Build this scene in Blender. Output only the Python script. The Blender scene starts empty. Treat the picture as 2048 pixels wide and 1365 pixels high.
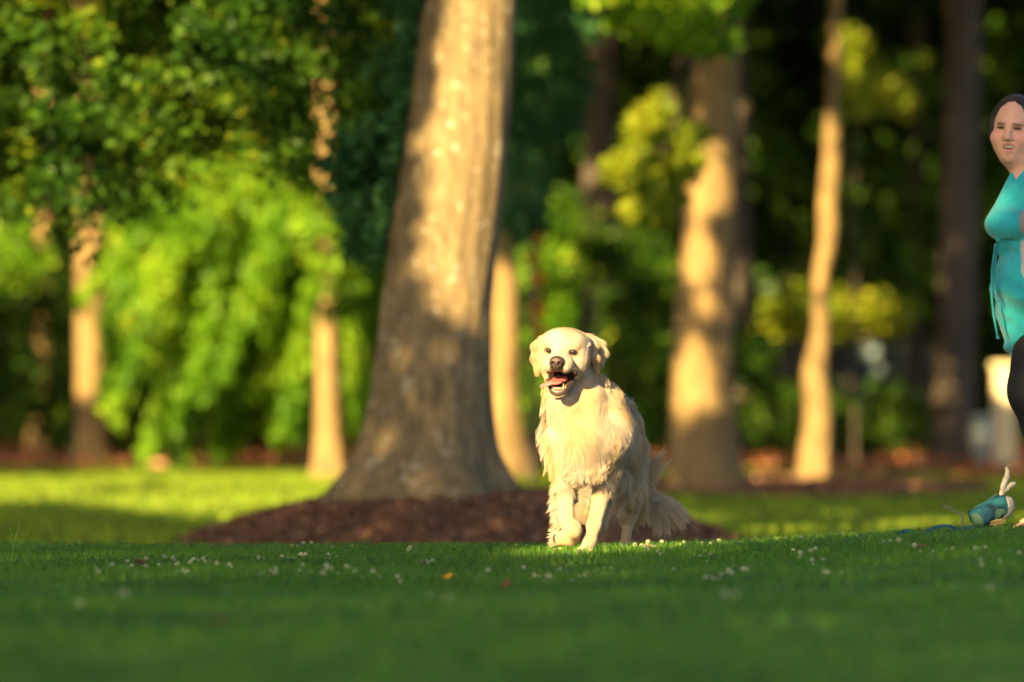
import bpy, math, random
import numpy as np
from mathutils import Vector
from mathutils.kdtree import KDTree

random.seed(7)
rng = np.random.default_rng(7)
sc = bpy.context.scene
C = sc.collection
R = math.radians

# ------------------------------------------------------------------ camera
FPX = 200 / 36 * 2048.0          # 200 mm lens, in pixels of the 2048 px wide photograph
HOR = 770.0                      # picture row of the horizon
CAMZ = 0.60
cam_d = bpy.data.cameras.new("camera")
cam = bpy.data.objects.new("camera", cam_d)
C.objects.link(cam)
cam_d.lens = 200
cam_d.sensor_width = 36
cam_d.clip_start = 0.1
cam_d.clip_end = 2000
cam.location = (0, 0, CAMZ)
cam.rotation_euler = (R(90) + math.atan((HOR - 682.5) / FPX), 0, 0)
cam_d.dof.use_dof = True
cam_d.dof.focus_distance = 19.85
cam_d.dof.aperture_fstop = 2.0
sc.camera = cam

# ------------------------------------------------------------------ light
SUN_EL, SUN_AZ = 20.0, 27.0      # height of the sun; degrees to the left of straight behind the camera
world = bpy.data.worlds.new("World")
sc.world = world
world.use_nodes = True
wn = world.node_tree
wn.nodes.clear()
sky = wn.nodes.new("ShaderNodeTexSky")
sky.sky_type = 'NISHITA'
sky.sun_disc = False
sky.sun_elevation = R(SUN_EL)
sky.sun_rotation = R(180 + SUN_AZ)
sky.dust_density = 2.0
bg = wn.nodes.new("ShaderNodeBackground")
bg.inputs["Strength"].default_value = 0.05
wo = wn.nodes.new("ShaderNodeOutputWorld")
wn.links.new(sky.outputs[0], bg.inputs[0])
wn.links.new(bg.outputs[0], wo.inputs[0])
sun_d = bpy.data.lights.new("sun", 'SUN')
sun_d.energy = 5.0
sun_d.angle = R(0.5)
sun_d.color = (1.0, 0.71, 0.30)
sun = bpy.data.objects.new("sun", sun_d)
C.objects.link(sun)
S = np.array([-math.sin(R(SUN_AZ)) * math.cos(R(SUN_EL)), -math.cos(R(SUN_AZ)) * math.cos(R(SUN_EL)), math.sin(R(SUN_EL))])
sun.rotation_euler = Vector(S).to_track_quat('Z', 'Y').to_euler()
sc.view_settings.view_transform = 'Standard'
sc.view_settings.look = 'None'
sc.view_settings.gamma = 1
sc.view_settings.exposure = 2.4
cy = sc.cycles
cy.use_denoising = True
cy.max_bounces = 6
cy.diffuse_bounces = 3
cy.glossy_bounces = 2
cy.transmission_bounces = 4
cy.transparent_max_bounces = 4
cy.sample_clamp_indirect = 5

# ------------------------------------------------------------------ helpers
def at(px, py, d):
    "world point seen at photo pixel (px, py) at depth d"
    return np.array([(px - 1024) / FPX * d, d, CAMZ + (HOR - py) / FPX * d])

def tag(o, label=None, cat=None, group=None, kind=None):
    if label: o['label'] = label
    if cat: o['category'] = cat
    if group: o['group'] = group
    if kind: o['kind'] = kind
    return o

def link(o, parent=None):
    C.objects.link(o)
    if parent is not None:
        o.parent = parent
    return o

def empty(name, loc):
    o = bpy.data.objects.new(name, None)
    o.location = [float(v) for v in loc]
    return link(o)

def mesh_np(name, V, Fc, mat=None, parent=None, smooth=False, attrs=None, origin=None):
    "V (n,3); Fc (m,k) uniform faces or list of lists; attrs {name:(n,4)} point colours"
    me = bpy.data.meshes.new(name)
    V = np.asarray(V, dtype=np.float32)
    if origin is not None:
        V = V - np.asarray(origin, dtype=np.float32)
    if isinstance(Fc, np.ndarray):
        m, k = Fc.shape
        me.vertices.add(len(V)); me.vertices.foreach_set('co', V.ravel())
        me.loops.add(m * k); me.loops.foreach_set('vertex_index', Fc.astype(np.int32).ravel())
        me.polygons.add(m)
        me.polygons.foreach_set('loop_start', np.arange(0, m * k, k, dtype=np.int32))
        me.polygons.foreach_set('loop_total', np.full(m, k, dtype=np.int32))
        me.update(calc_edges=True)
    else:
        me.from_pydata([tuple(map(float, v)) for v in V], [], [tuple(map(int, f)) for f in Fc])
        me.update()
    if smooth:
        me.polygons.foreach_set('use_smooth', np.ones(len(me.polygons), dtype=bool))
    if attrs:
        for nm, a in attrs.items():
            at_ = me.color_attributes.new(nm, 'FLOAT_COLOR', 'POINT')
            at_.data.foreach_set('color', np.asarray(a, dtype=np.float32).ravel())
    if mat is not None:
        for mm in (mat if isinstance(mat, (list, tuple)) else [mat]):
            me.materials.append(mm)
    o = bpy.data.objects.new(name, me)
    link(o, parent)
    return o

def smooth_noise(P, scale, seed=0, octaves=2):
    "cheap smooth value noise in [-1,1] made of rotated sines"
    P = np.asarray(P, dtype=float)
    r = np.random.default_rng(seed)
    out = np.zeros(P.shape[:-1]); amp = 1.0; tot = 0
    for o in range(octaves):
        for _ in range(4):
            k = r.normal(size=P.shape[-1]); k *= scale * (2 ** o) / np.linalg.norm(k) * r.uniform(.7, 1.3)
            out += amp * np.sin(P @ k * 2 * math.pi + r.uniform(0, 6.28))
        tot += amp * 2.2; amp *= .55
    return np.clip(out / tot, -1, 1)

# ------------------------------------------------------------------ materials
def nt(name):
    m = bpy.data.materials.new(name); m.use_nodes = True
    n = m.node_tree; n.nodes.clear()
    out = n.nodes.new("ShaderNodeOutputMaterial")
    return m, n, out

def ramp(n, fac, stops):
    r = n.nodes.new("ShaderNodeValToRGB")
    el = r.color_ramp.elements
    while len(el) < len(stops): el.new(0.5)
    for e, (p, c) in zip(el, stops):
        e.position = p; e.color = (*c, 1)
    n.links.new(fac, r.inputs[0])
    return r.outputs[0]

def noise(n, scale, detail=4, vec=None, rough=.6):
    t = n.nodes.new("ShaderNodeTexNoise")
    t.inputs["Scale"].default_value = scale; t.inputs["Detail"].default_value = detail
    t.inputs["Roughness"].default_value = rough
    if vec is not None: n.links.new(vec, t.inputs["Vector"])
    return t.outputs["Fac"]

def coords(n, scale=(1, 1, 1)):
    g = n.nodes.new("ShaderNodeNewGeometry")
    m = n.nodes.new("ShaderNodeMapping")
    m.inputs["Scale"].default_value = scale
    n.links.new(g.outputs["Position"], m.inputs["Vector"])
    return m.outputs["Vector"]

def mat_simple(name, stops, scale=20, rough=.8, bump=.3, bscale=None, spec=.3, stretch=(1, 1, 1), bdist=.01, sheen=0, tr=0):
    m, n, out = nt(name)
    v = coords(n, stretch)
    f = noise(n, scale, 5, v)
    p = n.nodes.new("ShaderNodeBsdfPrincipled")
    n.links.new(ramp(n, f, stops), p.inputs["Base Color"])
    p.inputs["Roughness"].default_value = rough
    p.inputs["Specular IOR Level"].default_value = spec
    if sheen: p.inputs["Sheen Weight"].default_value = sheen
    if bump:
        b = n.nodes.new("ShaderNodeBump"); b.inputs["Strength"].default_value = bump; b.inputs["Distance"].default_value = bdist
        n.links.new(noise(n, bscale or scale * 2, 6, v), b.inputs["Height"])
        n.links.new(b.outputs[0], p.inputs["Normal"])
    n.links.new(p.outputs[0], out.inputs[0])
    return m

def mat_leaf(name, c1, c2, c3=None, trans=.45, scale=1.5, gloss=.0):
    "leaf: diffuse and translucent, varied by the leaf's own tint attribute"
    m, n, out = nt(name)
    a = n.nodes.new("ShaderNodeAttribute"); a.attribute_name = "tint"
    col = ramp(n, a.outputs["Fac"], [(0, c1), (.6, c2), (1, c3 or c2)])
    d = n.nodes.new("ShaderNodeBsdfPrincipled"); d.inputs["Roughness"].default_value = .5
    d.inputs["Specular IOR Level"].default_value = .22
    t = n.nodes.new("ShaderNodeBsdfTranslucent")
    mx = n.nodes.new("ShaderNodeMixShader"); mx.inputs[0].default_value = trans
    n.links.new(col, d.inputs["Base Color"])
    hs = n.nodes.new("ShaderNodeHueSaturation"); hs.inputs["Hue"].default_value = .468; hs.inputs["Value"].default_value = 1.5
    n.links.new(col, hs.inputs["Color"]); n.links.new(hs.outputs[0], t.inputs["Color"])
    n.links.new(d.outputs[0], mx.inputs[1]); n.links.new(t.outputs[0], mx.inputs[2])
    n.links.new(mx.outputs[0], out.inputs[0])
    return m

def mat_bark(name, dark, light, fleck=None, scale=1.0):
    m, n, out = nt(name)
    v = coords(n, (14 * scale, 14 * scale, 3.0 * scale))
    f1 = noise(n, 1.6, 7, v, .7)
    v2 = coords(n)
    f2 = noise(n, 2.2, 4, v2)
    p = n.nodes.new("ShaderNodeBsdfPrincipled"); p.inputs["Roughness"].default_value = .95
    p.inputs["Specular IOR Level"].default_value = .1
    col = ramp(n, f1, [(.3, dark), (.62, light)])
    mx = n.nodes.new("ShaderNodeMix"); mx.data_type = 'RGBA'; mx.blend_type = 'MULTIPLY'; mx.inputs[0].default_value = .6
    n.links.new(col, mx.inputs[6])
    n.links.new(ramp(n, f2, [(.3, (.55, .55, .52)), (.7, (1.1, 1.05, 1.0))]), mx.inputs[7])
    res = mx.outputs[2]
    if fleck:
        f3 = noise(n, 17, 3, coords(n, (1, 1, .8)))
        m2 = n.nodes.new("ShaderNodeMix"); m2.data_type = 'RGBA'
        n.links.new(ramp(n, f3, [(.60, (0, 0, 0)), (.66, (.8, .8, .8))]), m2.inputs[0])
        n.links.new(res, m2.inputs[6]); m2.inputs[7].default_value = (*fleck, 1)
        res = m2.outputs[2]
    n.links.new(res, p.inputs["Base Color"])
    b = n.nodes.new("ShaderNodeBump"); b.inputs["Strength"].default_value = .9; b.inputs["Distance"].default_value = .03
    n.links.new(f1, b.inputs["Height"]); n.links.new(b.outputs[0], p.inputs["Normal"])
    n.links.new(p.outputs[0], out.inputs[0])
    return m

def mat_attr(name, attr="col", rough=.6, spec=.4, bump=0, bscale=200, sub=0, sheen=0, coat=0):
    m, n, out = nt(name)
    a = n.nodes.new("ShaderNodeAttribute"); a.attribute_name = attr
    p = n.nodes.new("ShaderNodeBsdfPrincipled"); p.inputs["Roughness"].default_value = rough
    p.inputs["Specular IOR Level"].default_value = spec
    f = noise(n, 60, 4, coords(n))
    mx = n.nodes.new("ShaderNodeMix"); mx.data_type = 'RGBA'; mx.blend_type = 'MULTIPLY'; mx.inputs[0].default_value = .35
    n.links.new(a.outputs["Color"], mx.inputs[6])
    n.links.new(ramp(n, f, [(.3, (.75, .75, .75)), (.7, (1.1, 1.1, 1.1))]), mx.inputs[7])
    n.links.new(mx.outputs[2], p.inputs["Base Color"])
    if sub:
        p.inputs["Subsurface Weight"].default_value = sub; p.inputs["Subsurface Radius"].default_value = (.012, .005, .003)
        p.inputs["Subsurface Scale"].default_value = 1
    if sheen: p.inputs["Sheen Weight"].default_value = sheen
    if coat: p.inputs["Coat Weight"].default_value = coat
    if bump:
        b = n.nodes.new("ShaderNodeBump"); b.inputs["Strength"].default_value = bump; b.inputs["Distance"].default_value = .002
        n.links.new(noise(n, bscale, 3, coords(n)), b.inputs["Height"]); n.links.new(b.outputs[0], p.inputs["Normal"])
    n.links.new(p.outputs[0], out.inputs[0])
    return m

def mat_fur(name):
    m, n, out = nt(name)
    a = n.nodes.new("ShaderNodeAttribute"); a.attribute_name = "fcol"
    p = n.nodes.new("ShaderNodeBsdfPrincipled"); p.inputs["Roughness"].default_value = .5
    p.inputs["Specular IOR Level"].default_value = .35
    n.links.new(a.outputs["Color"], p.inputs["Base Color"])
    t = n.nodes.new("ShaderNodeBsdfTranslucent"); n.links.new(a.outputs["Color"], t.inputs["Color"])
    mx = n.nodes.new("ShaderNodeMixShader"); mx.inputs[0].default_value = .15
    n.links.new(p.outputs[0], mx.inputs[1]); n.links.new(t.outputs[0], mx.inputs[2])
    n.links.new(mx.outputs[0], out.inputs[0])
    return m

M = {}
M['ground'] = mat_simple('lawn_soil', [(.3, (.022, .05, .010)), (.6, (.035, .08, .014)), (.85, (.06, .10, .02))], 6, .95, .5, 60)
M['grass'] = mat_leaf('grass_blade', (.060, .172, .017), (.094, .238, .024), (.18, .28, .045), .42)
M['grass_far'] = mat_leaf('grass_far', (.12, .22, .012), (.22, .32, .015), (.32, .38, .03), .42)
M['clover'] = mat_leaf('clover_leaf', (.04, .13, .035), (.07, .18, .05), (.13, .24, .10), .3)
M['mulch'] = mat_simple('mulch', [(.3, (.08, .040, .024)), (.55, (.16, .082, .050)), (.8, (.27, .15, .095))], 40, .95, .8, 90)
M['chip'] = mat_leaf('mulch_chip', (.06, .030, .018), (.17, .082, .050), (.45, .28, .17), .0)
M['straw'] = mat_simple('pine_straw', [(.3, (.15, .065, .035)), (.6, (.28, .12, .06)), (.8, (.38, .19, .10))], 12, .95, .6, 70)
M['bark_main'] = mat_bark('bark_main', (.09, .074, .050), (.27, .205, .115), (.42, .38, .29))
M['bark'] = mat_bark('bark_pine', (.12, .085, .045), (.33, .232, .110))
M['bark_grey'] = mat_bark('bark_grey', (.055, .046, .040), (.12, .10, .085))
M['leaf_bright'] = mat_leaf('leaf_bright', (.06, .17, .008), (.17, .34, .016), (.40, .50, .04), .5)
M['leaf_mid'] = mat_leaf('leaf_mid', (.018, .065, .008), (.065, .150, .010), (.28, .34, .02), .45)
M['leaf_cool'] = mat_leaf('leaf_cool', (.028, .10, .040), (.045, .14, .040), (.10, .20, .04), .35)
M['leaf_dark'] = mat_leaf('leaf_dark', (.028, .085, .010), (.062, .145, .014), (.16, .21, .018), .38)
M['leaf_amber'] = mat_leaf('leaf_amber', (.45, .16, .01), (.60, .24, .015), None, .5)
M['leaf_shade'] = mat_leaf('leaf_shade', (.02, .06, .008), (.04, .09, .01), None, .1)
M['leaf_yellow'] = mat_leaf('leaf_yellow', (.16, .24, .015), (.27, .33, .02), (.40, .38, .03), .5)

# ------------------------------------------------------------------ the ground
KY = np.array([-80, 0, 8, 12, 14.2, 15.6, 17.2, 20, 21.2, 22.6, 25, 27, 35, 60, 75, 120, 320], float)
KZ = np.array([0.02, .045, .05, .055, .05, -.012, -.022, -.006, -.022, -.10, -.22, -.26, -.27, -.25, -.2, .2, 3.0], float)
_yy = np.linspace(-80, 320, 8001)
_zz = np.interp(_yy, KY, KZ)
_k = np.hanning(25); _k /= _k.sum()
_zz = np.convolve(np.pad(_zz, 12, 'edge'), _k, 'valid')
MOUNDS = [(-.27, 30.5, 1.54, 1.75, .285, 2.3)]      # the mulch mound of the large tree

def sstep(t):
    t = np.clip(t, 0, 1); return t * t * (3 - 2 * t)

def ground(x, y):
    x = np.asarray(x, float); y = np.asarray(y, float)
    z = np.interp(y, _yy, _zz)
    w = sstep((y - 13) / 4) * (1 - sstep((y - 22) / 4))
    z = z + .082 * sstep((x - .1) / 2.0) * w
    z = z + .010 * np.sin(x * 2.1 + y * .7) * np.sin(y * 1.3 - x * .6) * (y < 26)
    for cx, cy_, rx, ry, h, pw in MOUNDS:
        r = np.sqrt(((x - cx) / rx) ** 2 + ((y - cy_) / ry) ** 2)
        z = z + h * np.clip(1 - r ** pw, 0, 1)
    return z

def axis_lines(segs):
    out = []
    for a, b, n in segs: out += list(np.linspace(a, b, n, endpoint=False))
    out.append(segs[-1][1]); return np.array(out)

def sheet(name, xs, ys, zfun, mat, parent=None, keep=None):
    X, Y = np.meshgrid(xs, ys, indexing='ij')
    Z = zfun(X, Y)
    V = np.stack([X, Y, Z], -1).reshape(-1, 3)
    nx, ny = X.shape
    i = np.arange(nx - 1)[:, None] * ny + np.arange(ny - 1)[None, :]
    Fq = np.stack([i, i + ny, i + ny + 1, i + 1], -1).reshape(-1, 4)
    if keep is not None:
        c = V[Fq].mean(1); Fq = Fq[keep(c[:, 0], c[:, 1])]
        used = np.unique(Fq); mp = np.zeros(len(V), int); mp[used] = np.arange(len(used))
        V = V[used]; Fq = mp[Fq]
    return mesh_np(name, V, Fq, mat, parent, smooth=True)

gx = axis_lines([(-300, -12, 24), (-12, -4, 32), (-4, 4, 110), (4, 12, 32), (12, 300, 24)])
gy = axis_lines([(-80, 4, 40), (4, 34, 300), (34, 80, 120), (80, 320, 40)])
tag(sheet('ground', gx, gy, ground, M['ground']), kind='structure')

# grass blades ---------------------------------------------------------------
def blades(n, xr, yr, h, w, keep=None, lean=.5, seed=1, fr=None):
    r = np.random.default_rng(seed)
    y = r.uniform(yr[0], yr[1], n)
    if fr is not None:
        hw = fr * .09 * y + fr
        x = r.uniform(-1, 1, n) * hw
    else:
        x = r.uniform(xr[0], xr[1], n)
    if keep is not None:
        k = keep(x, y); x, y = x[k], y[k]
    n = len(x)
    z = ground(x, y)
    patch = .5 + .5 * smooth_noise(np.stack([x, y], -1), .7, seed, 3)
    hh = h * (.55 + .6 * r.random(n)) * (.75 + .5 * patch)
    ww = w * (.7 + .6 * r.random(n))
    a = r.uniform(0, 2 * math.pi, n)
    side = np.stack([np.cos(a), np.sin(a), 0 * a], -1) * ww[:, None] * .5
    la = r.uniform(0, 2 * math.pi, n); ln = lean * r.random(n) * hh
    tipd = np.stack([np.cos(la) * ln, np.sin(la) * ln, hh], -1)
    b = np.stack([x, y, z - .004], -1)
    mid = b + tipd * .55 * np.array([.6, .6, 1.0]) ; tip = b + tipd
    V = np.stack([b - side, b + side, mid + side * .8, tip, mid - side * .8], 1)
    T = np.clip(.10 + .45 * patch + r.normal(0, .30, n), 0, 1)
    return V, T

def blades_obj(name, VT, mat):
    V, T = VT
    n = len(V)
    idx = np.arange(n)[:, None] * 5
    F1 = np.concatenate([idx + np.array([[0, 1, 2]]), idx + np.array([[0, 2, 4]]), idx + np.array([[4, 2, 3]])], 0)
    t = np.repeat(T, 5)
    return mesh_np(name, V.reshape(-1, 3), F1, mat, attrs={'tint': np.stack([t, t, t, t], -1)})

def off_mound(x, y, s=1.0):
    k = np.ones(len(x), bool)
    for cx, cy_, rx, ry, h, pw in MOUNDS:
        k &= (((x - cx) / rx) ** 2 + ((y - cy_) / ry) ** 2) > (s * (.97 + .05 * np.sin(x * 9) * np.sin(y * 7)) ) ** 2
    return k

def straw_edge(x):
    "where the lawn ends in pine straw"
    return 57.5 - 6.0 * sstep((x - 2.0) / 3.0) + .8 * np.sin(x * 1.3) + .4 * np.sin(x * 3.1 + 1)

def in_bed(x, y):
    "second mulch bed round the trees on the right"
    return (((x - 2.3) / (1.65)) ** 2 + ((y - 47.5) / 4.6) ** 2) < 1

keep_far = lambda x, y: off_mound(x, y) & ~in_bed(x, y) & (y < straw_edge(x))
near = blades(95000, None, (5.5, 16.5), .040, .0055, fr=1.25, seed=11)
mid_ = blades(180000, None, (16.3, 23.5), .040, .0038, fr=1.2, seed=12, lean=.9)
far_ = blades(90000, None, (23.5, 61), .060, .012, keep=keep_far, fr=1.35, seed=13)
tag(blades_obj('grass', (np.concatenate([near[0], mid_[0]]), np.concatenate([near[1], mid_[1]])), M['grass']),
    'short green lawn grass round the running dog and in the foreground', 'grass', kind='stuff')
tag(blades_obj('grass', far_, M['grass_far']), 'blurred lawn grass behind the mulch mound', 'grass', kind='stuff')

# clover leaves: low rounded leaflets in threes
def clover_leaves(n, seed=5):
    r = np.random.default_rng(seed)
    y = r.uniform(9.5, 22.5, n); x = r.uniform(-1, 1, n) * (.1 * y + .6)
    k = smooth_noise(np.stack([x, y], -1), .5, 3, 2) + .3 * r.normal(size=n) > -.1
    x, y = x[k], y[k]; n = len(x)
    z = ground(x, y) + r.uniform(.012, .036, n)
    c = np.stack([x, y, z], -1)
    V = []; 
    a0 = r.uniform(0, 6.28, n)
    for j in range(3):
        a = a0 + j * 2.094
        d = np.stack([np.cos(a), np.sin(a), r.uniform(-.1, .35, n)], -1); s = np.stack([-np.sin(a), np.cos(a), 0 * a], -1)
        L = r.uniform(.008, .013, n)[:, None]
        V.append(np.stack([c, c + d * L * .6 + s * L * .5, c + d * L * 1.05 + s * L * .25, c + d * L * 1.05 - s * L * .25, c + d * L * .6 - s * L * .5], 1))
    V = np.concatenate(V, 0).reshape(-1, 3)
    Fc = np.arange(len(V)).reshape(-1, 5)
    t = np.repeat(np.tile(r.random(n), 3), 5)
    return mesh_np('clover', V, Fc, M['clover'], attrs={'tint': np.stack([t] * 4, -1)})
tag(clover_leaves(46000), 'low three-part clover leaves mixed into the lawn', 'clover', kind='stuff')

# mulch and pine straw ------------------------------------------------------
def chips(n, xs, ys, L, keep, seed):
    "flat wood chips lying at all angles"
    r = np.random.default_rng(seed)
    x = r.uniform(*xs, n); y = r.uniform(*ys, n); k = keep(x, y); x, y = x[k], y[k]; n = len(x)
    c = np.stack([x, y, ground(x, y) + .012 + .02 * r.random(n)], -1)
    a = r.uniform(0, 6.28, n); el = r.normal(0, .45, n)
    d = np.stack([np.cos(a) * np.cos(el), np.sin(a) * np.cos(el), np.sin(el)], -1)
    s = np.cross(d, r.normal(size=(n, 3))); s /= np.linalg.norm(s, axis=1)[:, None]
    l = (L * r.uniform(.4, 1.3, n))[:, None]; w = l * r.uniform(.15, .45, n)[:, None]
    V = np.stack([c - d * l - s * w, c + d * l - s * w * .6, c + d * l + s * w * .8, c - d * l + s * w], 1).reshape(-1, 3)
    t = np.repeat(np.clip(r.beta(1.6, 2.6, n), 0, 1), 4)
    return V, np.arange(len(V)).reshape(-1, 4), t

def mulch_obj(name, xs, ys, keep, n, L, seed, label, mat, chipmat, step):
    X = np.arange(xs[0], xs[1], step); Y = np.arange(ys[0], ys[1], step)
    o = sheet(name, X, Y, lambda x, y: ground(x, y) + .006 + .012 * np.abs(smooth_noise(np.stack([x, y], -1), 3, seed)), mat, keep=keep)
    tag(o, label, 'mulch', kind='stuff')
    V, Fq, t = chips(n, xs, ys, L, keep, seed)
    c = mesh_np('wood_chips', V, Fq, chipmat, o, attrs={'tint': np.stack([t] * 4, -1)})
    c['kind'] = 'stuff'
    return o
mulch_obj('mulch', (-2.2, 1.6), (28.5, 32.5), lambda x, y: ~off_mound(x, y, 1.02), 26000, .022, 3,
          'dark brown bark mulch mound round the foot of the large tree', M['mulch'], M['chip'], .05)
mulch_obj('mulch', (.5, 4.2), (42.5, 52.5), lambda x, y: in_bed(x, y), 16000, .04, 4,
          'blurred brown mulch bed round the two trees right of the dog', M['mulch'], M['chip'], .1)
M['straw_chip'] = mat_leaf('pine_needles', (.11, .05, .025), (.28, .11, .05), (.45, .24, .12), .0)
so = sheet('pine_straw', np.arange(-13, 13.1, .25), np.arange(49, 100, .4), lambda x, y: ground(x, y) + .01, M['straw'], keep=lambda x, y: y > straw_edge(x))
tag(so, 'reddish brown pine straw floor under the woodland trees', 'pine straw', kind='stuff')
V, Fq, t = chips(30000, (-10, 10), (49, 90), .09, lambda x, y: y > straw_edge(x), 9)
tag(mesh_np('needle_litter', V, Fq, M['straw_chip'], so, attrs={'tint': np.stack([t] * 4, -1)}), kind='stuff')
#@@PART2
# which places the sun reaches in the photograph: openings cut through the unseen crowns to let it in
U_ = np.array([math.cos(R(SUN_AZ)), -math.sin(R(SUN_AZ)), 0.0])
V_ = np.cross(U_, S); V_ = V_ if V_[2] > 0 else -V_
def sunuv(P): P = np.asarray(P, float); return np.stack([P @ U_, P @ V_], -1)
LIT = []
def lit(px, py, d, r): LIT.append((*sunuv(at(px, py, d)), r))
for (x, y) in [(1125, 690), (1190, 690), (1150, 760), (1140, 830), (1200, 820), (1150, 900), (1210, 900), (1160, 970), (1200, 1000), (1130, 1020), (1185, 1060), (1260, 800)]: lit(x, y, 20, .17)
lit(1258, 1010, 20.5, .07); lit(1250, 1060, 20.5, .06)
for y in range(-260, 560, 50):                        # upper part of the large trunk
    for x in (925, 965, 1000): lit(x + (300 - y) * .08, y + (950 - x) * .35 - 20, 30, .17)
lit(985, 560, 30, .15)
for y in range(330, 920, 50):
    for x in range(230, 770, 50): lit(x, y, 54, .42)
for y in range(430, 600, 60):
    for x in (-100, -20, 60): lit(x, y, 52, .4)
for d in np.arange(35, 58.5, .45):                      # sunlit stripe across the lawn
    y = HOR + .86 * FPX / d
    x0 = 20 if 42 < d < 52 else np.interp(d, [34, 38, 42, 52, 56, 59], [700, 430, 240, 240, 420, 520])
    X0 = (x0 - 1024) / FPX * d; X1 = (740 - 1024) / FPX * d
    for X in np.arange(X0, X1, .22): LIT.append((*sunuv([X, d, -.25]), .20))
for x in range(240, 720, 40): lit(x, 922, 59, .3)
for y in range(440, 760, 45): lit(182, y, 60, .24)
for y in range(640, 930, 40): lit(657, y, 52, .22)
for y in (640, 690, 740, 780, 820, 860, 900, 940): lit(1022, y, 52, .22)
for (x, y, r) in ((1432, 320, .10), (1430, 370, .13), (1426, 412, .10), (1418, 505, .10), (1412, 545, .13), (1428, 632, .07), (1425, 735, .13), (1412, 785, .18), (1400, 825, .13)): lit(x, y, 46, r)
for y in (270, 310, 350, 400, 450, 500, 540, 640, 700, 750, 800, 850, 900, 940): lit(1645, y, 50, .14)
for (x, y) in ((1320, 230), (1300, 300), (1360, 320), (1300, 380), (1290, 430)): lit(x, y, 42, .3)
for x in range(1160, 1480, 50): lit(x, 20, 41, .22); lit(x + 40, 75, 41, .12)
lit(1510, 925, 50, .3); lit(1570, 930, 50, .25); lit(1400, 1035, 38, .15); lit(1700, 1040, 40, .2); lit(1560, 1035, 38, .12)
lit(80, 870, 68, .2); lit(85, 720, 68, .2); lit(2045, 1050, 20.7, .06); lit(1760, 130, 58, .16); lit(1650, 600, 60, .35); lit(1740, 620, 60, .16)
for y in (360, 420, 500, 560): lit(1060, y, 56, .2)
for (x, y) in ((1260, 640), (1210, 640), (1060, 260), (1500, 790), (1250, 600)): lit(x, y, 60, .2)
lit(1040, 960, 50, .3); lit(1060, 930, 53, .3)
for y in (740, 800): lit(2010, y, 58, .15)
for x in (1590, 1690, 1740, 1790): lit(x, 700, 87.8, .3)
N0 = len(LIT)
r_ = np.random.default_rng(5)
for (x, y, s_, n_) in ((120, 90, 70, 9), (210, 150, 45, 5), (470, 60, 60, 6), (310, 235, 30, 7), (450, 130, 50, 6), (560, 110, 50, 2), (360, 190, 60, 5), (700, 190, 30, 2), (30, 330, 50, 5), (60, 375, 30, 5),
                      (240, 400, 50, 6), (540, 330, 50, 3), (400, 310, 60, 4), (680, 60, 50, 2), (620, 260, 50, 2), (30, 20, 60, 5), (180, 300, 60, 4), (760, 240, 20, 2), (500, 400, 50, 3), (640, 420, 40, 2)):
    for _ in range(n_): lit(x + r_.normal(0, s_), y + r_.normal(0, s_ * .7), r_.uniform(30.8, 33.2), r_.uniform(.10, .21))
for _ in range(100): lit(r_.uniform(1000, 1360), r_.uniform(260, 900), r_.uniform(54, 59), r_.uniform(.10, .24))
for _ in range(26): lit(r_.uniform(1480, 2060), r_.uniform(60, 700), r_.uniform(57, 60), r_.uniform(.08, .2))
for _ in range(90): lit(r_.uniform(1020, 2060), r_.uniform(0, 880), 71, r_.uniform(.10, .22))
for _ in range(16): lit(r_.uniform(-20, 800), r_.uniform(0, 880), 71, r_.uniform(.10, .2))
keep_dark = [at(1908, y, 62) for y in range(0, 900, 40)] + [at(1482, y, 66) for y in range(100, 900, 60)] + [at(885, y, 30) for y in range(680, 980, 40)] + [at(x, 520, 20.8) for x in (2010, 2060)] + [at(1832, y, 72) for y in range(0, 900, 60)]
kd_ = sunuv(np.array(keep_dark))
LIT = LIT[:N0] + [l for l in LIT[N0:] if np.min(np.hypot(kd_[:, 0] - l[0], kd_[:, 1] - l[1])) > l[2] + .32]
LIT = np.array(LIT)
def in_light(P, pad=.0):
    uv = sunuv(P).astype(np.float32); out = np.zeros(len(uv), bool)
    for (u, v, r) in LIT:
        out |= (uv[:, 0] - u) ** 2 + (uv[:, 1] - v) ** 2 < (r + pad) ** 2
    return out

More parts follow.
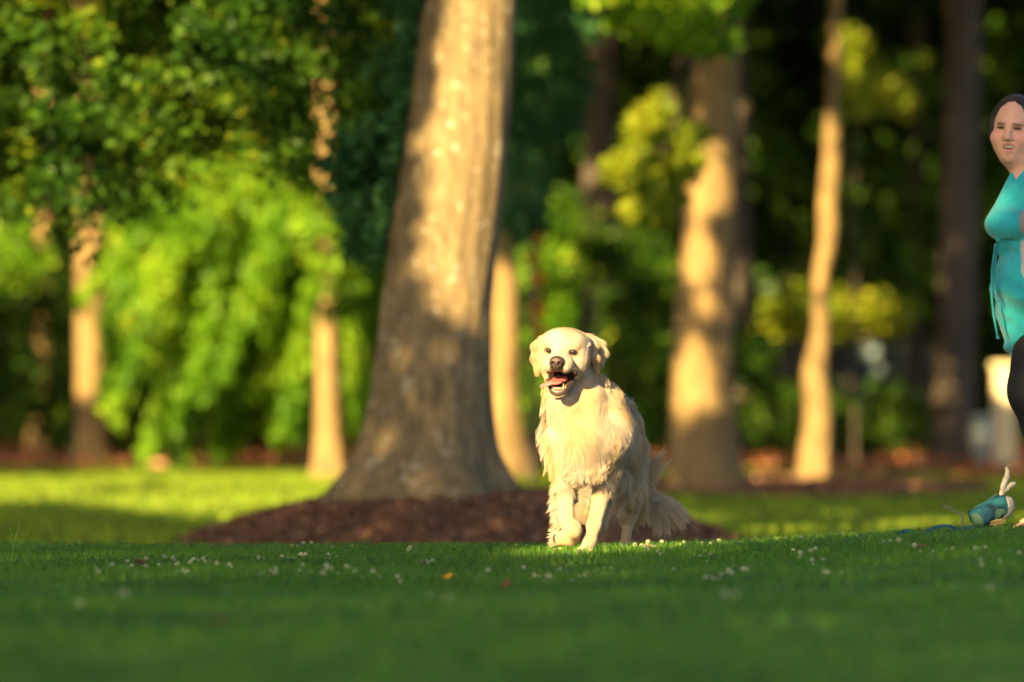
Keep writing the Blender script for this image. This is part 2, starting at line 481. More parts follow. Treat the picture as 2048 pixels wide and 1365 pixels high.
# ------------------------------------------------------------------ trees
def trunk_mesh(base, pts, mat, parent, flare=.5, flare_h=.5, seg=40, seed=0, rough=.03, name='trunk', butt=5):
    "pts: list of (z above base, dx, dy, radius); interpolated smoothly, with root flare and bark relief"
    r = np.random.default_rng(seed)
    pts = np.array(pts, float)
    zs = np.concatenate([np.linspace(-.15, 3.2, 70), np.linspace(3.4, pts[-1, 0], 26)])
    px = np.interp(zs, pts[:, 0], pts[:, 1]); py = np.interp(zs, pts[:, 0], pts[:, 2]); rr = np.interp(zs, pts[:, 0], pts[:, 3])
    k = np.array([1, 2, 3, 2, 1.]); k /= k.sum()
    sm = lambda a: np.convolve(np.pad(a, 2, 'edge'), k, 'valid')
    px, py, rr = sm(px), sm(py), sm(rr)
    th = np.linspace(0, 2 * math.pi, seg, endpoint=False)
    Z, T = np.meshgrid(zs, th, indexing='ij')
    fl = np.exp(-np.clip(Z + .05, 0, None) / flare_h * 2.2) * flare
    lob = 1 + .38 * np.sin(butt * T + r.uniform(0, 6)) + .15 * np.sin((butt + 2) * T + r.uniform(0, 6))
    Rr = rr[:, None] * (1 + fl * lob)
    P = np.stack([np.cos(T), np.sin(T), Z * .8], -1)
    Rr = Rr * (1 + rough * smooth_noise(P, 1.0, seed, 3) + rough * .6 * np.sin(T * 17 + 2 * np.sin(Z * 3)))
    V = np.stack([px[:, None] + np.cos(T) * Rr, py[:, None] + np.sin(T) * Rr, Z], -1).reshape(-1, 3)
    n, s = Z.shape
    i = np.arange(n - 1)[:, None] * s; j = np.arange(s)[None, :]; j2 = (j + 1) % s
    Fq = np.stack([i + j, i + j2, i + s + j2, i + s + j], -1).reshape(-1, 4)
    return mesh_np(name, V, Fq, mat, parent, smooth=True)

def limb(parent, pts, r0, r1, mat, name='limb'):
    "tapered tube through local points"
    pts = np.array(pts, float); n = len(pts); s = 7
    V = []
    for i in range(n):
        d = pts[min(i + 1, n - 1)] - pts[max(i - 1, 0)]; d /= np.linalg.norm(d) + 1e-9
        a = np.cross(d, [0.3, .2, 1]); a /= np.linalg.norm(a) + 1e-9; b = np.cross(d, a)
        rad = r0 + (r1 - r0) * i / (n - 1)
        for j in range(s):
            t = 2 * math.pi * j / s; V.append(pts[i] + rad * (math.cos(t) * a + math.sin(t) * b))
    Fq = [[i * s + j, i * s + (j + 1) % s, (i + 1) * s + (j + 1) % s, (i + 1) * s + j] for i in range(n - 1) for j in range(s)]
    return mesh_np(name, V, np.array(Fq), mat, parent, smooth=True)

def leaf_cards(cent, size, seed=0, face=None, droop=.4, clump=None, aspect=.62):
    "diamond leaves folded on the midrib round the given centres"
    r = np.random.default_rng(seed)
    n = len(cent)
    a = r.uniform(0, 6.28, n); el = r.normal(-droop, .5, n)
    d = np.stack([np.cos(a) * np.cos(el), np.sin(a) * np.cos(el), np.sin(el)], -1)
    s = np.cross(d, r.normal(size=(n, 3)) + np.array([0, 0, 1.2])); s /= np.linalg.norm(s, axis=1)[:, None]
    nn = np.cross(d, s)
    L = (np.broadcast_to(size, n) * r.uniform(.7, 1.25, n))[:, None]; w = L * aspect * .5
    V = np.stack([cent - d * L * .5, cent - d * L * .05 + s * w + nn * w * .35, cent + d * L * .5, cent - d * L * .05 - s * w + nn * w * .35], 1)
    i = np.arange(n)[:, None] * 4
    Fc = np.concatenate([i + np.array([[0, 1, 2]]), i + np.array([[0, 2, 3]])], 0)
    t = clump if clump is not None else np.zeros(n)
    t = np.clip(.35 + .35 * t + r.normal(0, .2, n), 0, 1)
    return V.reshape(-1, 3), Fc, np.repeat(t, 4)

def crown(parent, cent, size, mat, seed=0, name='crown', droop=.4):
    org = np.array(parent.location) if parent is not None else np.zeros(3)
    cl = smooth_noise(cent, .9, seed, 2)
    V, Fc, t = leaf_cards(cent, size, seed, droop=droop, clump=cl)
    return mesh_np(name, V - org, Fc, mat, parent, attrs={'tint': np.stack([t] * 4, -1)})

def blobs(centres, radii, per, seed=0, flat=.75):
    "leaf positions in clumps"
    r = np.random.default_rng(seed); centres = np.asarray(centres, float); radii = np.asarray(radii, float)
    n = len(centres)
    per = np.broadcast_to(per, n)
    idx = np.repeat(np.arange(n), per)
    v = r.normal(size=(len(idx), 3)); v /= np.linalg.norm(v, axis=1)[:, None]
    v *= (r.random(len(idx)) ** .5)[:, None]; v[:, 2] *= flat
    return centres[idx] + v * radii[idx][:, None]

def px_cloud(n, poly, dr, seed, dens=None):
    "points inside a polygon of the photo's view, spread over a range of depths"
    r = np.random.default_rng(seed)
    poly = np.array(poly, float); out = []
    lo, hi = poly.min(0), poly.max(0)
    tot = 0
    while tot < n:
        p = r.uniform(lo, hi, (n * 2, 2))
        inside = np.zeros(len(p), bool); j = len(poly) - 1
        for i in range(len(poly)):
            xi, yi = poly[i]; xj, yj = poly[j]
            c = ((yi > p[:, 1]) != (yj > p[:, 1])) & (p[:, 0] < (xj - xi) * (p[:, 1] - yi) / (yj - yi + 1e-9) + xi)
            inside ^= c; j = i
        p = p[inside]
        if dens is not None: p = p[r.random(len(p)) < dens(p[:, 0], p[:, 1])]
        out.append(p); tot += len(p)
    p = np.concatenate(out)[:n]
    d = r.uniform(dr[0], dr[1], n)
    return np.stack([(p[:, 0] - 1024) / FPX * d, d, CAMZ + (HOR - p[:, 1]) / FPX * d], -1)

def over(loc, R_, H0, H1, n, seed):
    "clump centres of the high crown of a tall tree, above the picture"
    r = np.random.default_rng(seed)
    a = r.uniform(0, 6.28, n); q = np.sqrt(r.random(n)) * R_; h = H0 + (H1 - H0) * r.random(n)
    f = 1 - .5 * (h - H0) / (H1 - H0)
    return np.stack([loc[0] + np.cos(a) * q * f, loc[1] + np.sin(a) * q * f, loc[2] + h], -1)

def tree(px, d, base_py, prof, label, cat='tree', kindname='tall_pine', bark='bark', group=None, H=15, flare=.5, fh=.5, crown_mat='leaf_mid',
         crownR=3.5, crown0=6.0, nclump=60, seed=0, rough=.03, seg=36, butt=5):
    """prof: (row, centre column, width in px) measured up the trunk; turned into metres at depth d"""
    b = at(px, base_py, d); b[2] = min(b[2], float(ground(b[0], b[1])) + .0)
    k = d / FPX
    root = empty(kindname, b)
    pts = []
    for (py, cx, w) in prof:
        p = at(cx, py, d); pts.append((p[2] - b[2], p[0] - b[0], 0, w * k / 2))
    pts.sort()
    pts = [(-.3, pts[0][1], 0, pts[0][3])] + pts
    top = pts[-1]; pts.append((H, top[1] + (top[1] - pts[-2][1]) * .5, 0, top[3] * .5))
    trunk_mesh(b, pts, M[bark], root, flare, fh, seg, seed, rough, butt=butt)
    c = over(b + np.array([top[1], 0, 0]), crownR, crown0, H + 1, nclump, seed)
    P = blobs(c, rng.uniform(.6, 1.3, len(c)), 60, seed)
    P = P[~in_light(P, .1)]
    crown(root, P, .34, M[crown_mat], seed)
    for j in range(5):
        q = c[j] - b; z0 = max(crown0 * .85, q[2] - 1.2)
        limb(root, [[top[1], 0, z0], [q[0] * .5 + top[1] * .5, q[1] * .5, (z0 + q[2]) / 2 + .2], q], .09, .03, M[bark])
    tag(root, label, cat, group)
    return root

# the large tree behind the dog
main = tree(885, 30.3, 985, [(985, 845, 285), (940, 852, 255), (900, 856, 236), (800, 862, 225), (600, 874, 218), (450, 893, 214), (300, 912, 208), (150, 927, 196), (0, 940, 186)],
            'massive grey-brown trunk leaning right, on a dark bark mulch mound behind the dog', 'tree', 'large_tree', 'bark_main',
            H=17, flare=.36, fh=.75, seed=3, rough=.018, seg=90, crown_mat='leaf_mid', crown0=7, nclump=90, crownR=4.5, butt=4)
GT = 'tall trees of the woodland behind the lawn'
tree(182, 60, 897, [(880, 186, 62), (700, 182, 60), (480, 178, 54), (300, 176, 52)], 'straight trunk sunlit in its upper half, at the far left of the lawn', group=GT, seed=4, flare=.45)
tree(657, 52, 925, [(880, 656, 50), (760, 655, 46), (650, 652, 42), (400, 650, 38)], 'slender bright sunlit trunk half hidden behind the hanging bright green foliage', group=GT, seed=5)
tree(1012, 52, 962, [(930, 1012, 60), (760, 1008, 52), (600, 1010, 48), (400, 1012, 46)], 'pale sunlit trunk just behind the right edge of the large leaning tree', group=GT, seed=6, flare=.7, fh=.8)
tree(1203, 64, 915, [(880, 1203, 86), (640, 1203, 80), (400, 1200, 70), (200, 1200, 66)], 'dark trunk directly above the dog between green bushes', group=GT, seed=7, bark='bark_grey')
tree(1405, 46, 968, [(940, 1408, 136), (780, 1404, 126), (640, 1408, 118), (480, 1416, 108), (300, 1425, 98), (120, 1432, 96), (0, 1434, 92)],
     'thick dappled trunk in a mulch bed right of the dog', group=GT, seed=8, flare=.25, fh=.6, rough=.03)
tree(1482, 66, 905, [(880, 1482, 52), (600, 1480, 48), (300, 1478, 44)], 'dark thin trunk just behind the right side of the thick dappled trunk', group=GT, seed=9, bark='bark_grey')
tree(1632, 50, 955, [(940, 1628, 62), (840, 1636, 56), (740, 1628, 50), (660, 1642, 33), (560, 1640, 31), (480, 1656, 37), (400, 1656, 38), (300, 1666, 36), (220, 1662, 27), (0, 1676, 24)],
     'slim crooked trunk glowing yellow in the sun, right of the thick dappled trunk', group=GT, seed=10, flare=.2)
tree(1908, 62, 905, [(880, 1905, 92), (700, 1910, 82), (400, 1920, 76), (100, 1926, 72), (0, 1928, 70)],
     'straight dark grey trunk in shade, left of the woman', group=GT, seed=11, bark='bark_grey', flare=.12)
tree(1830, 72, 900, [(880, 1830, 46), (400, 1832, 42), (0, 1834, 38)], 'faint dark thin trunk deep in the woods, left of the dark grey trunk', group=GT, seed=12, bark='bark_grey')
tree(78, 68, 908, [(880, 80, 44), (700, 86, 36), (400, 90, 30)], 'small trunk with one orange sunlit patch at its foot, near the left edge', group=GT, seed=13)

# foliage of the middle distance --------------------------------------------
def leafy_thing(kindname, base, label, cat, cent, size, mat, seed, stem=None, bark='bark', group=None, mats=None, droop=.4, branches=4):
    root = empty(kindname, base)
    cent = np.asarray(cent)
    crown(root, cent, size, M[mat], seed, droop=droop)
    b = np.array(base, float); r = np.random.default_rng(seed)
    if stem:
        r0, top = stem; top = np.array(top, float) - b
        limb(root, [[0, 0, -.1], top * [.05, .3, .35], top * [.2, .7, .8], top * [.5, .9, .97], top], r0, r0 * .4, M[bark], 'trunk')
        lim = CAMZ + HOR / FPX * b[1] + .25 - b[2]
        for j in range(branches):
            q = cent[r.integers(len(cent))] - b
            s0 = top * [r.uniform(.8, 1.0), 1, 1]; mid = (s0 * .4 + q * .6); mid[2] = max(mid[2] + .3, (s0[2] + q[2]) * .5)
            limb(root, [s0, mid, q], max(.012, r0 * .14), .004, M['bark_grey'])
    return tag(root, label, cat, group)

# bright drooping foliage (the lit bush left of the large tree)
def droopers():
    r = np.random.default_rng(21); out = []
    d0 = 54
    tips = [(245, 820), (300, 840), (320, 890), (360, 860), (420, 915), (445, 930), (500, 890), (540, 860), (585, 905), (600, 850), (650, 860), (700, 840), (735, 800),
            (240, 600), (270, 690), (235, 560), (262, 760), (700, 720), (740, 640), (560, 780), (480, 800), (400, 790), (620, 700), (690, 560), (750, 520), (340, 760), (520, 700), (350, 560), (280, 470), (430, 700)]
    starts = [(330, 400), (400, 350), (450, 380), (520, 330), (560, 420), (620, 430), (680, 460), (420, 480), (480, 520), (600, 520)]
    for i in range(60):
        tp = np.array(tips[i % len(tips)], float) + np.array([r.normal(-20, 30), r.normal(0, 18)])
        if i >= len(tips): tp[1] -= r.uniform(0, 160)
        st = np.array(starts[int(np.argmin([abs(s[0] - tp[0] - r.uniform(60, 230)) for s in starts]))], float) + r.normal(0, 25, 2)
        if st[1] > tp[1] - 60: st[1] = tp[1] - 60
        d = d0 + r.uniform(-1.6, 1.6)
        n = int(np.linalg.norm(tp - st) * 1.35)
        t = r.random(n) ** .7
        c = st + (tp - st) * np.stack([t ** .8, t ** 1.35], -1)
        spr = 14 * (1.15 - t)[:, None] + 6
        c = c + r.normal(0, 1, (n, 2)) * spr
        dd = d + r.normal(0, .15, n)
        out.append(np.stack([(c[:, 0] - 1024) / FPX * dd, dd, CAMZ + (HOR - c[:, 1]) / FPX * dd], -1))
    return np.concatenate(out)
P = droopers()
cc = px_cloud(150, [(225, 470), (300, 400), (400, 350), (520, 330), (620, 420), (760, 440), (760, 620), (735, 760), (690, 840), (610, 780), (560, 820), (470, 730), (430, 820), (370, 790), (330, 830), (280, 760), (290, 640), (240, 600)], (53, 55.5), 23,
              dens=lambda x, y: (.08 + .9 * (np.sin(x / 37. + np.sin(y / 60.) * 2) * np.sin(y / 48. + x / 90.) > -.12)) * ~((x > 632) & (x < 694) & (y > 600)))
P = np.concatenate([P, blobs(cc, rng.uniform(.08, .26, len(cc)), 28, 24, .8)])
P = np.concatenate([P, blobs(px_cloud(20, [(610, 360), (700, 360), (712, 560), (690, 640), (630, 625), (600, 500)], (51.0, 51.5), 27), np.full(20, .15), 40, 28, .8)])
qx_ = P[:, 0] / P[:, 1] * FPX + 1024; qy_ = HOR - (P[:, 2] - CAMZ) / P[:, 1] * FPX
P = P[~((qx_ > 628) & (qx_ < 690) & (qy_ > 650 + 25 * np.sin(qx_ / 6.)))]        # an opening through which the slender trunk shows
b = at(600, 925, 55.5); b[2] = ground(b[0], b[1])
leafy_thing('weeping_tree', b, 'bright yellow-green tree with drooping sunlit sprays between the left trunk and the large tree', 'tree', P, .118, 'leaf_bright', 22,
            stem=(.07, at(560, 420, 55)), droop=.8, branches=14)

# dark and dappled mass filling the upper left
def edge_l(x): return 440 + 45 * np.sin(x / 60.) + 25 * np.sin(x / 23.)
r_ = np.random.default_rng(31)
cc = px_cloud(430, [(-260, -220), (900, -220), (850, 150), (800, 330), (770, 470), (640, 400), (520, 330), (400, 360), (250, 430), (150, 480), (0, 430), (-260, 470)], (30.6, 33.5), 31)
P = blobs(cc, r_.uniform(.09, .27, len(cc)), 60, 32, .7)
b = at(-430, 1050, 32); b[2] = ground(b[0], b[1])
leafy_thing('maple_tree', b, 'broad dark green leafy tree filling the upper left of the picture, flecked with sun', 'tree', P, .072, 'leaf_mid', 33, stem=(.14, at(-330, -300, 32)), branches=0)
cc = px_cloud(70, [(800, -80), (880, -60), (838, 40), (825, 180), (835, 240), (800, 320), (795, 420), (790, 470), (720, 520), (690, 420), (660, 360), (740, 250), (760, 120)], (30.5, 31.3), 35)
P = blobs(cc, r_.uniform(.08, .17, len(cc)), 60, 36, .9)
c2 = np.array([at(x - 20, y, 30.25) for (x, y) in ((842, 20), (850, -20), (835, 60), (828, 130), (820, 165), (826, 215), (812, 250), (808, 300), (800, 330), (790, 385), (786, 430), (776, 465), (768, 500), (862, 15))])
P = np.concatenate([P, blobs(c2, np.full(len(c2), .062), 26, 37, 1.1)])
b = at(-560, 1090, 30); b[2] = ground(b[0], b[1])
leafy_thing('young_maple', b, 'cool blue-green leafy boughs hanging over the left edge of the large trunk', 'tree', P, .075, 'leaf_cool', 37, stem=(.1, at(600, -360, 29.8)), branches=0)
cc = px_cloud(26, [(-200, 430), (60, 440), (120, 500), (95, 545), (20, 560), (-200, 600)], (50, 54), 38)
P = blobs(cc, r_.uniform(.2, .4, len(cc)), 80, 39, .7)
b = at(-160, 905, 53); b[2] = ground(b[0], b[1])
leafy_thing('leafy_shrub', b, 'sunlit green boughs at the left edge left of the straight trunk', 'tree', P, .1, 'leaf_bright', 40, stem=(.06, at(-60, 520, 53)))

# sprays on the right
cc = px_cloud(46, [(1250, 240), (1320, 170), (1345, 200), (1330, 260), (1400, 260), (1418, 320), (1385, 350), (1340, 440), (1270, 445), (1250, 380), (1262, 330), (1215, 350), (1240, 290)], (41, 43), 41)
P = blobs(cc, r_.uniform(.07, .16, len(cc)), 46, 42, .8)
b = at(1540, 1000, 42.3); b[2] = ground(b[0], b[1])
b[0] = at(2300, 1000, 42.3)[0]
leafy_thing('hanging_bough', b, 'tree with one glowing yellow-green spray hanging in front of the thick dappled trunk', 'tree', P, .10, 'leaf_yellow', 43,
            stem=(.16, at(1560, -420, 42.3)), branches=5)
cc = px_cloud(50, [(1140, -60), (1490, -60), (1480, 60), (1450, 110), (1380, 95), (1290, 65), (1200, 45), (1150, 20)], (40, 42), 44)
P = blobs(cc, r_.uniform(.1, .2, len(cc)), 40, 45, .6)
b = at(2500, 1000, 41); b[2] = ground(b[0], b[1])
leafy_thing('hanging_bough', b, 'tree whose lit green boughs hang in from the top edge right of the large trunk', 'tree', P, .1, 'leaf_bright', 46, stem=(.16, at(1500, -500, 41)), branches=5)
# green shrubs between the large tree and the thick trunk
for i, (poly, n, dr, mt, lab) in enumerate([
    ([(985, -60), (1150, -60), (1160, 120), (1110, 300), (1080, 420), (1050, 520), (1020, 470), (985, 500), (985, 400)], 85, (46, 50), 'leaf_cool', 'dark blue-green boughs hanging right of the upper large trunk'),
    ([(1000, 330), (1060, 330), (1110, 430), (1130, 560), (1120, 720), (1100, 870), (1010, 900), (985, 640)], 60, (54, 57), 'leaf_bright', 'tall loose green shrub right behind the edge of the large trunk'),
    ([(1130, 420), (1200, 470), (1290, 460), (1340, 600), (1320, 760), (1300, 880), (1180, 890), (1230, 640), (1160, 560)], 60, (56, 60), 'leaf_mid', 'green shrub between the dog and the thick dappled trunk'),
    ([(1530, 560), (1600, 560), (1760, 600), (1800, 640), (1700, 660), (1560, 650)], 26, (58, 62), 'leaf_yellow', 'hanging yellow-green leaves crossing the slim crooked trunk'),
    ([(1680, 60), (1760, 90), (1830, 180), (1800, 220), (1700, 190)], 14, (56, 60), 'leaf_yellow', 'small lit spray of leaves high left of the dark grey trunk'),
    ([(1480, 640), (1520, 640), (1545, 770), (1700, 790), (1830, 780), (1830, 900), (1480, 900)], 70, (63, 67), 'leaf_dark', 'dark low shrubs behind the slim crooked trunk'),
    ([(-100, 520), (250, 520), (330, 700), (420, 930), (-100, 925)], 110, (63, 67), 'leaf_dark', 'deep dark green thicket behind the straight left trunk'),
    ([(520, 420), (800, 430), (790, 700), (740, 880), (600, 900), (520, 700)], 60, (60, 64), 'leaf_bright', 'second sunlit shrub behind the drooping foliage beside the large trunk'),
]):
    cc = px_cloud(n, poly, dr, 50 + i)
    P = blobs(cc, r_.uniform(.14, .36, len(cc)), 70, 60 + i, .8)
    ctr = cc.mean(0); b = np.array([ctr[0], dr[1], float(ground(ctr[0], dr[1]))])
    leafy_thing('shrub', b, lab, 'shrub', P, .12, mt, 70 + i, stem=(.022, [ctr[0], dr[1], cc[:, 2].max()]), bark='bark_grey', group=None)

# a sapling with amber leaves glimpsed right of the large trunk
cc = np.array([at(x, y, 51.5) for (x, y) in ((1040, 235), (1048, 262), (1046, 355), (1052, 385), (1062, 430), (1070, 475), (1066, 520), (1078, 560), (1072, 620), (1082, 660))])
P = blobs(cc, r_.uniform(.05, .09, len(cc)), 26, 99, 1.0)
b = at(1075, 940, 51.5); b[2] = ground(b[0], b[1])
leafy_thing('sapling', b, 'thin sapling with amber leaves right of the large leaning trunk', 'tree', P, .09, 'leaf_amber', 98, stem=(.02, at(1042, 240, 51.6)), bark='bark_grey')

# the far wood: reads as one mass ---------------------------------------------
r_ = np.random.default_rng(81)
n = 1900
cc = np.stack([r_.uniform(-15, 15, n), r_.uniform(69, 84, n), r_.uniform(-.3, 9.5, n)], -1)
gap = (cc[:, 0] > 3.1) & (cc[:, 0] < 6.2) & (cc[:, 2] > .25) & (cc[:, 2] < 1.45)
cc = cc[~gap | (r_.random(n) < .02)]
P = blobs(cc, r_.uniform(.5, 1.1, len(cc)), 52, 82, .8)
g2 = (P[:, 0] > 3.3) & (P[:, 0] < 5.8) & (P[:, 2] > .35) & (P[:, 2] < 1.25)
P = P[~g2 | (r_.random(len(P)) < .12)]
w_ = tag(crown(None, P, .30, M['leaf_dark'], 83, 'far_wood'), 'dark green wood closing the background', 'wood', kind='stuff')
n = 1500
cc = np.stack([r_.uniform(-26, 26, n), r_.uniform(62, 96, n), r_.uniform(6, 20, n)], -1)
P = blobs(cc, r_.uniform(1.2, 2.2, len(cc)), 26, 84, .7)
P = P[~in_light(P, .2)]
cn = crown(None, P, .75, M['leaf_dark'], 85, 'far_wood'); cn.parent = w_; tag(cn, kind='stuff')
hillx = np.arange(-60, 61, 3.); 
def thicket(x, y): return -1.0 + 20 * sstep((y - 96) / 6) + 1.2 * smooth_noise(np.stack([x, y], -1), .12, 4)
M['thicket'] = mat_simple('thicket', [(.3, (.006, .018, .004)), (.7, (.018, .045, .008))], 2, .95, 1, 4, bdist=.4)
tag(sheet('wood_backdrop', hillx, np.arange(95, 106, .8), thicket, M['thicket']), kind='structure')  # added dark slope, keeps the sky out of gaps in the wood

# pale cabin glimpsed through the wood on the right
M['cabin'] = mat_simple('cabin_board', [(.3, (.50, .60, .52)), (.7, (.60, .68, .60))], 3, .7, .1)
M['cabin2'] = mat_simple('cabin_pane', [(.3, (.28, .42, .55)), (.7, (.36, .50, .62))], 3, .5, .1)  # blue tint of the cabin's window panes
M['cream'] = mat_simple('cream_board', [(.3, (.50, .42, .26)), (.7, (.58, .50, .32))], 3, .7, .1)
M['roofm'] = mat_simple('cabin_roof', [(.3, (.08, .08, .09)), (.7, (.12, .12, .12))], 8, .9, .4)
def boxes(name, bl, mat, parent):
    V = []; Fc = []
    for (x0, x1, y0, y1, z0, z1) in bl:
        i = len(V)
        V += [(x0, y0, z0), (x1, y0, z0), (x1, y1, z0), (x0, y1, z0), (x0, y0, z1), (x1, y0, z1), (x1, y1, z1), (x0, y1, z1)]
        Fc += [[i, i + 3, i + 2, i + 1], [i + 4, i + 5, i + 6, i + 7], [i, i + 1, i + 5, i + 4], [i + 1, i + 2, i + 6, i + 5], [i + 2, i + 3, i + 7, i + 6], [i + 3, i, i + 4, i + 7]]
    return mesh_np(name, V, Fc, mat, parent)
hs = empty('cabin', (4.6, 88, -.2))
boxes('wall', [(-1.6, 2.2, 0, 3, 0, 2.3)], M['cabin'], hs)
for x in (-.9, .55):
    w = boxes('window', [(x, x + .6, -.05, .02, .9, 1.5)], M['cabin2'], hs)
    boxes('frame', [(x - .06, x + .66, -.08, -.051, .84, .9), (x - .06, x + .66, -.08, -.051, 1.5, 1.56), (x - .06, x, -.08, -.051, .9, 1.5), (x + .6, x + .66, -.08, -.051, .9, 1.5)], M['cream'], w)
mesh_np('roof', [(-1.9, -.3, 2.2), (2.5, -.3, 2.2), (2.5, 3.3, 2.2), (-1.9, 3.3, 2.2), (-1.9, 1.5, 3.4), (2.5, 1.5, 3.4)],
        [[0, 1, 5, 4], [2, 3, 4, 5], [0, 4, 3], [1, 2, 5], [0, 3, 2, 1]], M['roofm'], hs)
tag(hs, 'pale blue-green cabin glimpsed through leaves behind the slim crooked trunk', 'cabin')
# cream post and pale urn behind the woman's legs
b = at(2010, 905, 58); b[2] = ground(b[0], b[1])
ps = empty('gate_post', b)
boxes('post', [(-.11, .11, 0, .22, 0, 1.02)], M['cream'], ps)
boxes('cap', [(-.14, .14, -.03, .25, 1.02, 1.08)], M['cream'], ps)
tag(ps, 'cream painted post in sun behind the legs of the woman', 'post')
def lathe(name, prof, mat, parent=None, seg=24, loc=(0, 0, 0)):
    V = []; n = len(prof)
    for (r0, z) in prof:
        for j in range(seg):
            t = 2 * math.pi * j / seg; V.append((loc[0] + r0 * math.cos(t), loc[1] + r0 * math.sin(t), loc[2] + z))
    Fc = [[i * seg + j, i * seg + (j + 1) % seg, (i + 1) * seg + (j + 1) % seg, (i + 1) * seg + j] for i in range(n - 1) for j in range(seg)]
    return mesh_np(name, V, np.array(Fc), mat, parent, smooth=True)
b = at(1962, 905, 60); b[2] = ground(b[0], b[1])
M['pale'] = mat_simple('pale_glaze', [(.3, (.20, .24, .23)), (.7, (.27, .31, .30))], 5, .35, .05, spec=.5)
ur = empty('garden_urn', b)
lathe('bowl', [(.001, .0), (.09, .0), (.10, .03), (.05, .08), (.10, .16), (.15, .30), (.14, .42), (.11, .48), (.14, .52), (.13, .53), (.09, .49), (.001, .40)], M['pale'], ur)
tag(ur, 'pale glazed garden urn right of the dark grey trunk', 'urn')
# small fallen branch / stump pieces not shown: nothing else stands here

# ------------------------------------------------------------------ unseen shade trees, crowns shaped to cast the shade
# Their leaves stand between the sun and whatever lies in shade in the photograph.
def shade():
    r = np.random.default_rng(91)
    n = 260000
    d = 3 + 84 * r.random(n) ** .8
    # ground, things and air inside a widened view
    px = r.uniform(-1.28, 1.28, n) * .09 * d + r.uniform(-1.0, 1.0, n)
    zt = CAMZ + .0677 * d + .3
    gz = ground(px, d)
    z = np.where(r.random(n) < .5, gz, gz + (zt - gz) * r.random(n))
    uv = sunuv(np.stack([px, d, z], -1))
    cell = .22
    key = np.unique(np.floor(uv / cell).astype(int), axis=0)
    c = (key + .5) * cell
    return c, cell
cells, cell = shade()
r_ = np.random.default_rng(92)
# dapples: gaps in the leaves, wider over the far wood and the upper left tree
nz = smooth_noise(cells, .55, 93, 3)
dep = cells[:, 1] / math.sin(R(SUN_EL))      # depth whose ground lies in this row
hole = (nz > .62) & (cells[:, 1] > 17)
hole |= (smooth_noise(cells, .8, 95, 2) > .55) & (cells[:, 1] > 20)
cells = cells[~hole]
K = 17
cand = np.repeat(cells, K, 0) + r_.uniform(-.5, .5, (len(cells) * K, 2)) * cell * 1.2
base_ = cand[:, :1] * U_ + cand[:, 1:2] * V_
t_ = (-.2 - base_[:, 2]) / S[2] + 16 + 8 * r_.random(len(cand))      # a canopy 5 to 8 m up, sunward of the view
OC = base_ + t_[:, None] * S
OC = OC[OC[:, 2] > .6]
OC = OC[~in_light(OC, .06)]

ys_ = OC[:, 1]; qy = np.quantile(ys_, [0, .2, .4, .6, .8, 1]); ti = 0
for i in range(5):
    band = OC[(ys_ >= qy[i]) & (ys_ < qy[i + 1] + (i == 4))]
    mx_ = np.median(band[:, 0])
    for sgn in (-1, 1):
        sel = band[(band[:, 0] < mx_) if sgn < 0 else (band[:, 0] >= mx_)]
        cx, cyy = float(sel[:, 0].mean()), float(sel[:, 1].mean())
        cx = min(cx, -(.115 * max(cyy, 0) + 1.6)); top = 10.5
        b = np.array([cx, cyy, float(ground(cx, cyy))])
        rt = empty('unseen_shade_tree', b)
        crown(rt, sel, .27, M['leaf_shade'], 200 + ti, droop=.2)
        trunk_mesh(b, [(-.3, 0, 0, .26), (3, 0, 0, .22), (6, .1, 0, .15), (top, .3, 0, .05)], M['bark'], rt, seed=300 + ti)
        r2 = np.random.default_rng(ti)
        for j in range(8):
            q = sel[r2.integers(len(sel))] - b
            limb(rt, [[.1, 0, 5.6 + .2 * j], [q[0] * .5, q[1] * .5, (5.9 + q[2]) / 2 + .6], q], .05, .012, M['bark'])
        tag(rt, 'unseen tree left of the view, leaf crown shaped to cast shade on the lawn', 'tree', 'unseen shade trees added outside the picture')
        ti += 1

